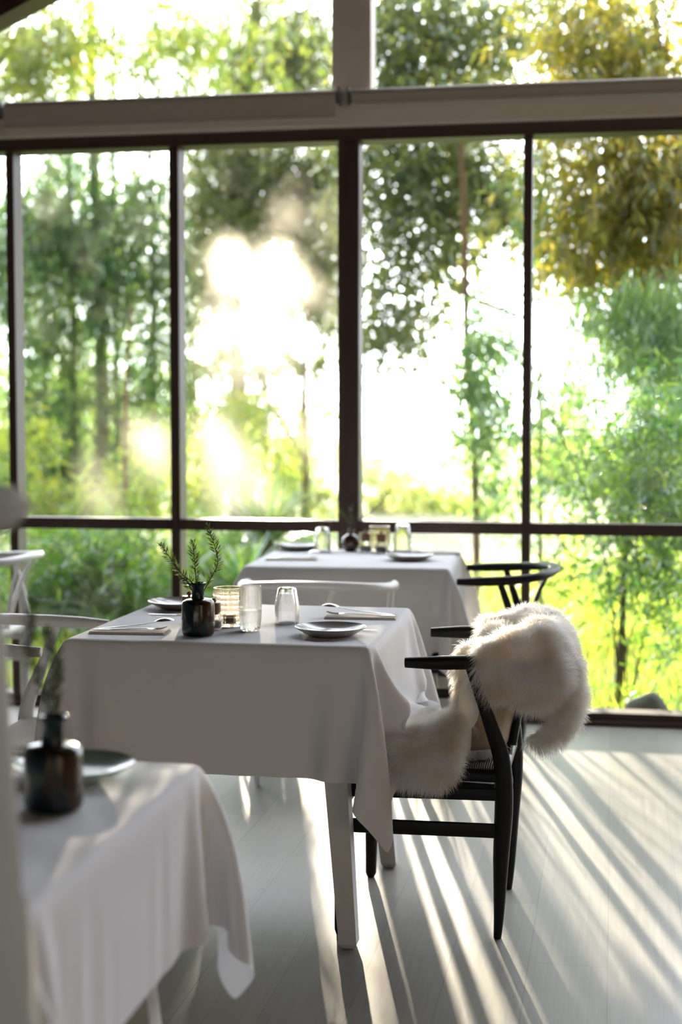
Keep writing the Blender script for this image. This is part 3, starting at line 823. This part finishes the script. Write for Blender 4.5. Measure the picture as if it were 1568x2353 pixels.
for (cx, cy, rz, a, lb) in ((-1.255, 3.845, 0.06, 0, 'at the front left of the middle table'), (-.70, 4.245, .06, math.pi, 'at the back right of the middle table'),
                    (-1.26, 5.93, .10, 0, 'at the front left of the far table'), (-.72, 6.30, .1, math.pi, 'at the back right of the far table')):
    napkin('folded cream napkin '+lb, (cx, cy, ZT), rz)
    c, s = math.cos(rz), math.sin(rz)
    fork('steel fork on the napkin '+lb, (cx-s*-.012+.002, cy+c*-.012, ZT+.0072), rz+a)
    spoon('steel spoon on the napkin '+lb, (cx-s*.014+(.008 if a == 0 else -.008), cy+c*.014, ZT+.0135), rz+a+.03, -.075)
knife('butter knife resting behind the front plate of the middle table', (-.70, 3.99, ZT), -.12)
knife('butter knife left of the back plate on the middle table', (-1.23, 4.20, ZT), math.pi-.02)

# far table
inverted('upturned glass at the left of the far table', (-1.205, 6.30, ZT), 1.05)
inverted('upturned glass at the right of the far table, by the window', (-.878, 6.40, ZT), 1.15)
t = thing('ball_vase', 'small round brown vase with dry stems on the far table', 'vase', (-1.095, 6.36, ZT))
lathe_obj('body', [(0, 0), (.020, 0), (.035, .014), (.041, .036), (.036, .058), (.022, .070), (.013, .076), (.013, .088), (.016, .094), (.011, .092), (.010, .075), (0, .07)], M['ball_vase'], t)
for i, (pts, lb) in enumerate((([(-.01, 0, .05), (-.03, 0, .085), (-.045, 0, .11)], 'short stem leaning left in the round vase'),
       ([(.02, 0, .05), (.08, .01, .09), (.14, .01, .15), (.17, .01, .20)], 'long dry stem leaning right over the far table'),
       ([(.0, .01, .06), (-.006, .01, .10), (.01, .01, .13)], 'upright stem in the middle of the round vase'))):
    sprig(lb, (-1.095, 6.36, ZT+.07), pts, n=16, ln=.014, seed=50+i, wd=.002)
jar('cork-lidded jar next to the round vase on the far table', (-1.02, 6.30, ZT), 'salt', 1.12)
jar('cork-lidded jar of pepper in front of the candle glass, far table', (-.95, 6.27, ZT), 'pepper', 1.12)
ribbed('amber dimpled candle glass behind the two jars on the far table', (-.975, 6.385, ZT), 1.08)
# near table
square_vase('blurred dark bottle vase on the near table', (-.795, 2.075, ZT), 0, 1.0)
for i, pts in enumerate(([(-.004, 0, .05), (-.02, 0, .10), (-.035, 0, .16), (-.03, 0, .22)], [(.003, 0, .05), (.004, 0, .10), (.0, .005, .15), (-.012, .005, .175)])):
    sprig(('taller', 'shorter')[i]+' blurred rosemary sprig in the vase of the near table', (-.795, 2.075, ZT+.09), pts, n=40, seed=70+i, ln=.018, wd=.0016)

# ------------------------------------------------------------------ tall armchair close to the camera on the left
t = thing('upholstered_armchair', 'very blurred tall grey armchair at the left edge, turned side on before the near table', 'armchair', (-.90, 1.25, 0), 0)
M_u = M['uphol']
def pad(name, a, b, bev, par=t):
    o = MB().box([p-q for p, q in zip(a, (-.90, 1.25, 0))], [p-q for p, q in zip(b, (-.90, 1.25, 0))], bev).build(name, M_u, par)
    md = o.modifiers.new('s', 'SUBSURF'); md.levels = 1; md.render_levels = 1
    return o
pad('backrest', (-.72, 1.02, .45), (-.592, 1.51, 1.235), .015)
pad('headrest', (-.74, 1.00, 1.195), (-.575, 1.515, 1.275), .014)
pad('outer_back', (-.72, 1.00, .22), (-.548, 1.515, .92), .03)
pad('arm', (-1.26, 1.41, .22), (-.68, 1.505, .70), .035)
pad('arm', (-1.26, .995, .22), (-.68, 1.09, .70), .035)
pad('seat', (-1.28, 1.08, .24), (-.70, 1.42, .47), .045)
for i in (-1, 1):
    for y in (-.2, .2): MB().tube([(i*.30, y, 0), (i*.30, y, .24)], [.014, .022], up=(1, 0, 0)).build('leg', M['wood'], t)

# ------------------------------------------------------------------ outdoors
GZ = -.28
def ground():
    n = 60; xs = np.linspace(-70, 50, n); ys = np.r_[np.linspace(WY+.13, 20, 24), np.linspace(22, 120, 20)]
    v = []; f = []
    for y in ys:
        for x in xs: v.append((x, y, GZ + .05*math.sin(x*1.3+y)+.04*math.sin(y*.9) - .0*y + (0 if y > 8 else -.05)))
    for j in range(len(ys)-1):
        for i in range(n-1): f.append((j*n+i, j*n+i+1, (j+1)*n+i+1, (j+1)*n+i))
    m = mat('sunny_ground', (.24, .25, .13), .95, noise=.45, nscale=1.5)
    return struct('ground', MB().add(v, f), m)
ground()
m = mat('outer_ground', (.25, .24, .14), .95)
struct('ground_terrace', MB().add([(-70, -60, GZ-.05), (50, -60, GZ-.05), (50, WY+.13, GZ-.05), (-70, WY+.13, GZ-.05)], [(0, 1, 2, 3)]), m)

LM = dict(  # bluegreen and dark leaf colours lightened to stand in for air haze
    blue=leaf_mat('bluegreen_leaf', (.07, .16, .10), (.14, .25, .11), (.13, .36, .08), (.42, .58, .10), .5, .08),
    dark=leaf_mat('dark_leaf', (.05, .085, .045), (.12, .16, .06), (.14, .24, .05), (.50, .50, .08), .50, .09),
    yel=leaf_mat('yellow_leaf', (.08, .14, .03), (.17, .22, .04), (.20, .42, .04), (.72, .70, .08), .55, .06),
    gold=leaf_mat('olive_leaf', (.06, .09, .03), (.16, .15, .04), (.26, .34, .04), (.90, .70, .06), .58, .08),
    lime=leaf_mat('lime_leaf', (.07, .17, .06), (.13, .25, .08), (.18, .44, .06), (.46, .66, .12), .5, .08),
    bush=leaf_mat('bush_leaf', (.02, .075, .02), (.07, .16, .035), (.06, .28, .02), (.46, .68, .05), .5, .10),
)
bark = {
    'grey': wood_mat('grey_bark', (.20, .17, .14), (.34, .30, .26), .9, (8, 8, 2)),
    'pale': wood_mat('pale_bark', (.42, .40, .38), (.60, .56, .52), .8, (6, 6, 1.5)),
    'red': wood_mat('red_bark', (.26, .13, .08), (.40, .22, .15), .9, (10, 10, 2)),
    'dark': wood_mat('dark_bark', (.06, .045, .035), (.12, .09, .07), .9, (10, 10, 2)),
}
KF = 3.1
OFF = np.zeros(3)
def crown_gaps(A, rg):      # the crowns are open towards the low sun, so its light reaches tables and floor in streaks
    tt = (A[:, 1]+OFF[1]-WY)/SUN_DIR.y; xw = A[:, 0]+OFF[0]-SUN_DIR.x*tt; zw = A[:, 2]+OFF[2]-SUN_DIR.z*tt; yy = A[:, 1]+OFF[1]
    n = len(A)
    keep = np.ones(n)
    g1 = (xw > -2.4) & (xw < .6) & (zw > -.1) & (zw < 1.35) & (yy > 9.5)
    pr = np.where(xw > .1, .5, np.where(zw < .6, .27, .75)) + .4*(np.sin(xw*7.3+1.2)+.6*np.sin(xw*17+zw*3) > .75)
    keep = np.where(g1, pr, keep)
    g2 = (xw > -2.4) & (xw < -.8) & (zw > .86) & (zw < 1.3) & (yy > 9.5)
    keep = np.where(g2, .02+.7*(np.sin(xw*8+zw*6) > .45), keep)
    rr = np.hypot(xw+1.53, zw-1.96)+.06*np.sin(xw*23)+.06*np.sin(zw*19+xw*9)
    keep = np.where(yy > 12, np.minimum(keep, .12+(rr/.27)**2*.55), keep)
    return rg.random(n) < keep
def leaves_at(C, Rr, nl, rg, ln, wd, droop, per=8, fold=False):
    nt_ = max(1, nl//per)
    q = rg.normal(0, 1, (nt_, 3)); q /= np.linalg.norm(q, axis=1)[:, None]; q *= (rg.random((nt_, 1))**(1/2.1))*1.22
    A = np.array(C)+q*np.array(Rr)
    G_ = A+np.array([C[0]*3.1, 0, 0]); fr_ = 3.3/max(.45, min(Rr))
    nz = np.sin(G_[:, 0]*fr_+1.7*np.sin(G_[:, 2]*fr_*.8))+np.sin(G_[:, 2]*fr_*1.25+1.9*np.sin(G_[:, 0]*fr_*.7+G_[:, 1]*fr_))
    A = A[nz > -.55-.9*rg.random(nt_)]; nt_ = len(A)
    td = rg.normal(0, 1, (nt_, 3))+np.array([0, 0, -droop]); td /= np.linalg.norm(td, axis=1)[:, None]
    A = np.repeat(A, per, 0); td = np.repeat(td, per, 0)
    n_ = len(A)
    p = A+td*(rg.random((n_, 1))*ln*3.2)
    d = td*.5+rg.normal(0, .75, (n_, 3))+np.array([0, 0, -droop*.6]); d /= np.linalg.norm(d, axis=1)[:, None]
    s = np.cross(d, rg.normal(0, 1, (n_, 3))); s /= np.linalg.norm(s, axis=1)[:, None]
    nr = np.cross(d, s)
    L = (ln*(.6+.7*rg.random((n_, 1)))); W = wd*(.7+.6*rg.random((n_, 1)))
    m_ = p+d*L*.42+nr*L*.05
    k = crown_gaps(p+d*L*.5, rg)
    return np.stack([p, m_+s*W, p+d*L+np.array([0, 0, -.08])*L, m_-s*W], 1)[k]
def tree(name, label, cat, y, blobs, leafm, trunk=None, bk='grey', ln=.11, wd=.010, droop=1.0, seed=1, depth=1.2, per=8, group=None, branches=(), kmul=1.0):
    rg = np.random.default_rng(seed)
    s = y/FPX
    base = None
    tk = trunk or []
    c0 = at(tk[0][0][0][0], tk[0][0][0][1], y) if tk else at(blobs[0][0], 1250, y)
    t = thing(name, label, cat, (c0[0], y, GZ), group=group)
    off = np.array([c0[0], y, GZ])
    for pts, r0, r1 in tk:
        P = [at(u, v, y+(0 if k == 0 else 0)) for k, (u, v) in enumerate(pts)]
        P[0][2] = min(P[0][2], GZ-.05) if pts[0][1] > 1150 else P[0][2]
        P = smooth_path(np.array(P)-off, 20)
        MB().tube(P, lerp_r([r0, r1], 20), seg=10, up=(0, 1, 0)).build('trunk' if pts is tk[0][0] else 'branch', bark[bk], t)
    Q = []
    for b in blobs:
        u, v, ru, rv, tau = b[:5]; dy = b[5] if len(b) > 5 else 0
        yy = y+dy; ss = yy/FPX
        C = at(u, v, yy); R_ = (ru*ss, depth*min(1, max(.4, ru*ss)), rv*ss)
        area = math.pi*ru*rv*ss*ss
        nl = int(area*tau*kmul*KF/(ln*wd*.55))
        globals()['OFF'] = off
        Q.append(leaves_at(C-off, R_, nl, rg, ln, wd, droop, per))
    quads_obj('foliage', np.concatenate(Q), LM[leafm], t)
    return t

# far row, beyond everything
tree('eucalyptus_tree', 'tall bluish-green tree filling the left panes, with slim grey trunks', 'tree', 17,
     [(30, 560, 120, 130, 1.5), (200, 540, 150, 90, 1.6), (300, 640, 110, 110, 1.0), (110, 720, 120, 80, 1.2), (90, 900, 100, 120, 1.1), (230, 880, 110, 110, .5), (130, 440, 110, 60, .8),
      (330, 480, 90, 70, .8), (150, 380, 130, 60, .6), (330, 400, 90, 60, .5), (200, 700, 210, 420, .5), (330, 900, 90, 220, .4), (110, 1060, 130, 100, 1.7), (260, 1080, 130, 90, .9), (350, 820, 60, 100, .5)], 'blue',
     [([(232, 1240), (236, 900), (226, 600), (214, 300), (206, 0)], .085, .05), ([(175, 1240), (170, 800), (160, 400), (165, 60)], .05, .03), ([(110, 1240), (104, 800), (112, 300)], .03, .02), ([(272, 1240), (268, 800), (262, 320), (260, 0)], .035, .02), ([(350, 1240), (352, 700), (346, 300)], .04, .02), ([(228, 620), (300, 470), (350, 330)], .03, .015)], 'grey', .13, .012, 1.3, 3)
tree('eucalyptus_tree', 'yellow-green tree at the top left above the blind', 'tree', 13,
     [(90, 100, 130, 90, 1.5), (60, 190, 90, 50, 1.3), (240, 60, 90, 60, .35), (330, 170, 110, 60, .45), (430, 60, 110, 60, .6), (150, 10, 120, 40, .5), (380, 110, 400, 130, .25)], 'yel',
     [([(-150, 1240), (-140, 600), (-40, 200), (60, 60)], .09, .03), ([(-60, 250), (120, 140), (330, 60)], .025, .01)], 'grey', .11, .011, .9, 5)
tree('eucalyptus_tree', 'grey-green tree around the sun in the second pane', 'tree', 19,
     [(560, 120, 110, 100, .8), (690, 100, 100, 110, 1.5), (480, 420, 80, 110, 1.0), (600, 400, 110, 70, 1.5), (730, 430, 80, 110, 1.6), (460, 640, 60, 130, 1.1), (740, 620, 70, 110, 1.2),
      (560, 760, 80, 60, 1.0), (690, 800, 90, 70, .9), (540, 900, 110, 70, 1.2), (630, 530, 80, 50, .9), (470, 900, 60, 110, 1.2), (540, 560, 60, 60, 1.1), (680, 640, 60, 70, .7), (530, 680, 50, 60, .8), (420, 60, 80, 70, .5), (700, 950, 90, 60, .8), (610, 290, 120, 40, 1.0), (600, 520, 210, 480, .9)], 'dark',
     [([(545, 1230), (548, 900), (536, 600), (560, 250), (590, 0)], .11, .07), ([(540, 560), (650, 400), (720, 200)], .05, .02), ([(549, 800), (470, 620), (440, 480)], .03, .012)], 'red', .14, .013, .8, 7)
tree('eucalyptus_tree', 'sunlit yellow-green tree behind the second pane, low, with a reddish trunk', 'tree', 14,
     [(510, 1000, 90, 90, 1.4), (590, 990, 90, 100, 1.2), (660, 1060, 70, 90, .7), (740, 1000, 50, 120, .55), (450, 1100, 60, 90, 1.4), (700, 1140, 70, 50, .7)], 'yel',
     [([(706, 1240), (703, 1080), (700, 880), (712, 700)], .06, .01), ([(704, 1060), (640, 960), (590, 900)], .025, .01)], 'red', .10, .011, 1.1, 9, kmul=1.1)
tree('eucalyptus_tree', 'hazy olive tree low in the left pane', 'tree', 12,
     [(330, 1100, 90, 80, .9), (210, 1140, 120, 60, 1.2), (100, 1150, 90, 60, 1.6), (380, 980, 50, 90, .35), (60, 1000, 60, 90, .9)], 'yel',
     [([(290, 1230), (288, 1000), (296, 780), (300, 700)], .035, .008)], 'red', .09, .011, 1.2, 10, kmul=.8)
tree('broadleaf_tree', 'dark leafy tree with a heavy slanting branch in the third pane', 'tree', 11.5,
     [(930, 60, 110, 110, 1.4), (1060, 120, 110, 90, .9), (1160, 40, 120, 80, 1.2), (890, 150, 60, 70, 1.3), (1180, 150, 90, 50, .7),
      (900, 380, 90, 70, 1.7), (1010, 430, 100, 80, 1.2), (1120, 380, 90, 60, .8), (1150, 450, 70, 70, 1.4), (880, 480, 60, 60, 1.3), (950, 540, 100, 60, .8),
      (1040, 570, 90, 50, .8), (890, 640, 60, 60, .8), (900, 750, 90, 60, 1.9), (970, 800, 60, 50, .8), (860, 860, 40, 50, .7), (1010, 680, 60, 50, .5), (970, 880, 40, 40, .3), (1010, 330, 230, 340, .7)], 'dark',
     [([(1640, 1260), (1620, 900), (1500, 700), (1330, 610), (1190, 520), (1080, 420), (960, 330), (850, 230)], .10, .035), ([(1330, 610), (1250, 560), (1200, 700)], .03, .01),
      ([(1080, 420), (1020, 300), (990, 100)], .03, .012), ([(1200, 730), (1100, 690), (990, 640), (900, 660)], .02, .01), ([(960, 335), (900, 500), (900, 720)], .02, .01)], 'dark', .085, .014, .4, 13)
tree('eucalyptus_tree', 'golden olive tree in the top right corner with a smooth pale trunk', 'tree', 9.6,
     [(1330, 80, 110, 100, 1.1), (1440, 60, 110, 80, 2.0), (1500, 160, 100, 60, 2.0), (1380, 170, 80, 40, 1.6), (1420, 350, 90, 60, 1.9), (1520, 420, 90, 90, 2.6), (1430, 480, 100, 90, 2.2),
      (1310, 330, 70, 40, .9), (1340, 450, 60, 60, 1.2), (1290, 570, 50, 40, 1.3), (1540, 540, 80, 60, 2.4), (1390, 580, 90, 40, 1.8), (1260, 340, 30, 50, .6), (1420, 300, 190, 330, .7)], 'gold',
     [([(1660, 1280), (1610, 600), (1560, 350), (1528, 200), (1500, 0)], .075, .022), ([(1575, 380), (1480, 380), (1380, 470), (1280, 560)], .03, .01)], 'pale', .10, .011, 1.2, 17)
tree('willow_tree', 'soft drooping light-green branches in the fourth pane at mid height', 'tree', 8.9,
     [(1450, 660, 120, 40, 1.6), (1530, 690, 80, 50, 2.0), (1380, 700, 70, 40, 1.0), (1500, 780, 100, 60, 1.7), (1400, 790, 60, 60, .7), (1560, 860, 50, 60, 1.6)], 'lime',
     [([(1720, 1280), (1700, 900), (1640, 680), (1500, 640), (1400, 680)], .05, .008)], 'grey', .075, .0045, 2.2, 19)
tree('leafy_shrub', 'large green shrub in the lower right pane, closest to the glass', 'shrub', 8.1,
     [(1540, 960, 80, 100, 2.2), (1460, 980, 70, 60, .9), (1400, 1060, 90, 60, 1.1), (1500, 1100, 100, 80, 2.2), (1330, 1010, 60, 50, .5), (1560, 1200, 70, 80, 2.6), (1430, 1170, 90, 50, 1.7),
      (1330, 1120, 60, 50, .8), (1290, 1000, 40, 60, .3), (1500, 1290, 100, 50, 1.9), (1400, 1310, 90, 40, 1.6), (1310, 1320, 50, 25, 1.1), (1560, 1380, 50, 60, 1.5), (1480, 1400, 60, 40, 1.2), (1550, 1500, 50, 70, 1.3), (1500, 1560, 50, 40, .6)], 'bush',
     [([(1415, 1640), (1430, 1450), (1437, 1300), (1460, 1100), (1500, 950)], .022, .012), ([(1436, 1350), (1370, 1200), (1300, 1020), (1240, 900)], .008, .004), ([(1440, 1300), (1530, 1200), (1560, 1000)], .009, .004),
      ([(1420, 1500), (1480, 1400), (1560, 1330)], .006, .003), ([(1450, 1180), (1400, 1050), (1350, 880)], .006, .003)], 'dark', .085, .0075, .5, 23, kmul=.55)
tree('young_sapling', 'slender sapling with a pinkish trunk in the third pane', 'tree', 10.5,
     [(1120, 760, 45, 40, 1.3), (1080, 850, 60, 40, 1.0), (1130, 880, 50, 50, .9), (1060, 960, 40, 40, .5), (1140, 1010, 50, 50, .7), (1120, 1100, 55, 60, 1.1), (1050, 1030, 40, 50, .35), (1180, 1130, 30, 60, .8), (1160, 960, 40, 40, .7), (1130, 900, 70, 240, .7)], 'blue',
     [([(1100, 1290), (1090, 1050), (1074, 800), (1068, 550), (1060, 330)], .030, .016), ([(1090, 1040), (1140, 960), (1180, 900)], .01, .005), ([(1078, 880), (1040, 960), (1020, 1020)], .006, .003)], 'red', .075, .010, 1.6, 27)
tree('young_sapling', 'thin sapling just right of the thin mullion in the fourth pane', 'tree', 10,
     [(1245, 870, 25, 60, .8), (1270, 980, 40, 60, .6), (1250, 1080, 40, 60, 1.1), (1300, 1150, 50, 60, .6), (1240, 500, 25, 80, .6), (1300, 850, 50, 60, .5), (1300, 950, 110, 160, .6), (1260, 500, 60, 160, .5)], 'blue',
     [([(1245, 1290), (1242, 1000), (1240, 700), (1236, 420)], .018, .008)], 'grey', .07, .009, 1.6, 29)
tree('garden_bush', 'dense green bush below the left transom', 'bush', 10.5,
     [(90, 1300, 100, 110, 1.1), (230, 1310, 110, 110, 1.2), (350, 1290, 90, 90, .9), (180, 1440, 200, 70, 1.8), (330, 1420, 100, 60, 1.8)], 'bush',
     [([(215, 1560), (215, 1400), (240, 1250)], .03, .01)], 'dark', .085, .010, .6, 31, kmul=1.5)
tree('garden_bush', 'bluish bush under the second pane behind the cordyline', 'bush', 12,
     [(460, 1250, 70, 80, 1.2), (520, 1340, 100, 70, 2.2), (700, 1250, 80, 50, 1.0), (620, 1320, 100, 60, 1.6)], 'bush',
     [([(500, 1440), (505, 1300), (490, 1200)], .02, .008)], 'dark', .09, .010, .6, 33)
tree('garden_bush', 'sunlit yellow-green bush behind the shrub in the lower right pane', 'bush', 10.5,
     [(1330, 1560, 90, 60, 1.5), (1440, 1560, 90, 70, 1.4), (1540, 1580, 70, 60, 1.8), (1380, 1440, 60, 50, .5), (1300, 1250, 50, 30, .8), (1280, 1600, 60, 40, 1.6), (1500, 1230, 100, 40, 1.2)], 'yel',
     [([(1410, 1640), (1412, 1540), (1400, 1480)], .02, .01)], 'dark', .075, .009, .5, 35)
tree('garden_bush', 'pale bush far off behind the third pane', 'bush', 26,
     [(880, 1090, 70, 60, 1.0), (960, 1150, 80, 50, .9), (1050, 1160, 90, 40, .8), (860, 1180, 60, 40, 1.2), (1150, 1190, 120, 40, .9)], 'yel',
     [([(880, 1240), (882, 1120)], .05, .03)], 'grey', .14, .02, .6, 37)
for k, (u, v, rr) in enumerate(((-60, 1000, 1), (150, 980, 1.1), (330, 1010, .9), (520, 1060, .9), (680, 1070, .6), (1280, 1060, .8), (1480, 1020, 1.1))):
    tree('distant_tree', 'hazy far tree, %s' % ('at the left edge', 'behind the left pane', 'behind the left mullion', 'behind the second pane', 'beyond the reddish trunk', 'behind the right mullion', 'behind the big shrub')[k], 'tree', 34+3*(k % 3),
         [(u, v, 90*rr, 110*rr, 1.1), (u+40, v-120, 60*rr, 90*rr, .7), (u-30, v+100, 110*rr, 60*rr, 1.4)], ('lime', 'yel')[k % 2],
         [([(u, 1240), (u+4, v), (u+20, v-180)], .16, .07)], 'grey', .22, .030, .8, 60+k, depth=3)

# cordyline, sword leaves from one crown
def sword_plant(name, label, cat, c, n, L, w, seed, matn, up=.5, kind=None):
    rg = np.random.default_rng(seed)
    t = thing(name, label, cat, c)
    Q = []
    for i in range(n):
        a = rg.random()*2*math.pi; el = up+rg.random()*(1.45-up); l = L*(.7+.4*rg.random())
        h = np.array([math.cos(a), math.sin(a), 0]); s = np.array([-math.sin(a), math.cos(a), 0])
        pr = None; N_ = 6
        p = np.array([0, 0, .0])+h*.02
        e = el
        for k in range(N_):
            ww = w*(1-.2*abs(k-2)/2 if k < 4 else .6-.25*(k-4))
            if pr is not None: Q.append([pr[0], pr[1], p+s*ww, p-s*ww])
            pr = (p-s*ww, p+s*ww)
            e -= .10+.12*rg.random()*(1.5-el)
            p = p+(h*math.cos(e)+np.array([0, 0, math.sin(e)]))*l/N_
        Q.append([pr[0], pr[1], p+s*w*.05, p-s*w*.05])
    quads_obj('sword_leaves', np.array(Q), LM[matn], t)
    return t
c = at(610, 1250, 10.0)
p = sword_plant('cordyline_plant', 'spiky cordyline with sword leaves below the sun, behind the transom', 'plant', (c[0], 10.0, c[2]), 150, .62, .017, 5, 'bush', .25)
MB().tube([(0, 0, GZ-c[2]-.05), (0.02, 0, .02)], [.06, .05], seg=10, up=(0, 1, 0)).build('stem', bark['grey'], p)
c = at(560, 1360, 8.8)
p = sword_plant('cordyline_plant', 'darker spiky plant low behind the far table at the second pane', 'plant', (c[0], 8.8, c[2]), 80, .45, .013, 6, 'bush', .2)
MB().tube([(0, 0, GZ-c[2]-.05), (0.0, 0, .02)], [.05, .04], seg=10, up=(0, 1, 0)).build('stem', bark['grey'], p)
for k, (u, lb) in enumerate(((955, 'tuft of bright grass blades right of the upturned glass on the far table'), (1010, 'grass tuft between the far table and the pink trunk'), (1130, 'grass tuft under the black chair rail'))):
    x = at(u, 1280, 7.9)[0]
    sword_plant('grass_tuft', lb, 'grass tuft', (x, 7.9+.2*k, GZ), 60, 1.25-.25*k, .008, 80+k, 'lime', 1.0)
# low grass over the ground outside the glass
rg = np.random.default_rng(90); n_ = 42000
gx = rg.uniform(-7, 3.5, n_); gy = WY+.25+rg.random(n_)**1.5*9; h = .10+.22*rg.random(n_)
a = rg.random(n_)*6.28; w = .004+.004*rg.random(n_)
b = np.stack([gx, gy, np.full(n_, GZ-.03)], 1); s = np.stack([np.cos(a), np.sin(a), 0*a], 1); ln = rg.normal(0, .25, (n_, 3)); ln[:, 2] = 1
tp = b+ln*h[:, None]; md = b+ln*h[:, None]*.5*np.array([.6, .6, 1])
g = quads_obj('grass', np.stack([b-s*w[:, None], md-s*w[:, None]*.8, tp, md+s*w[:, None]*.8], 1), LM['yel'])
tag(g, 'long sunlit grass growing outside the window', 'grass', kind='stuff')
# boulder outside the sill
bb = MB().ball((0, 0, 0), (.13, .10, .11), 24, 14)
for q in bb.v: q += .008*np.sin(q*40)[:, [1, 2, 0]]
c = at(1487, 1640, 6.98)
o = bb.build('boulder', mat('dark_stone', (.07, .08, .06), .9, noise=.3, nscale=30)); o.location = (c[0], 6.98, -.06)
o.scale = (.85, .85, 1.25)
tag(o, 'rounded dark stone outside, just behind the right end of the sill', 'stone')
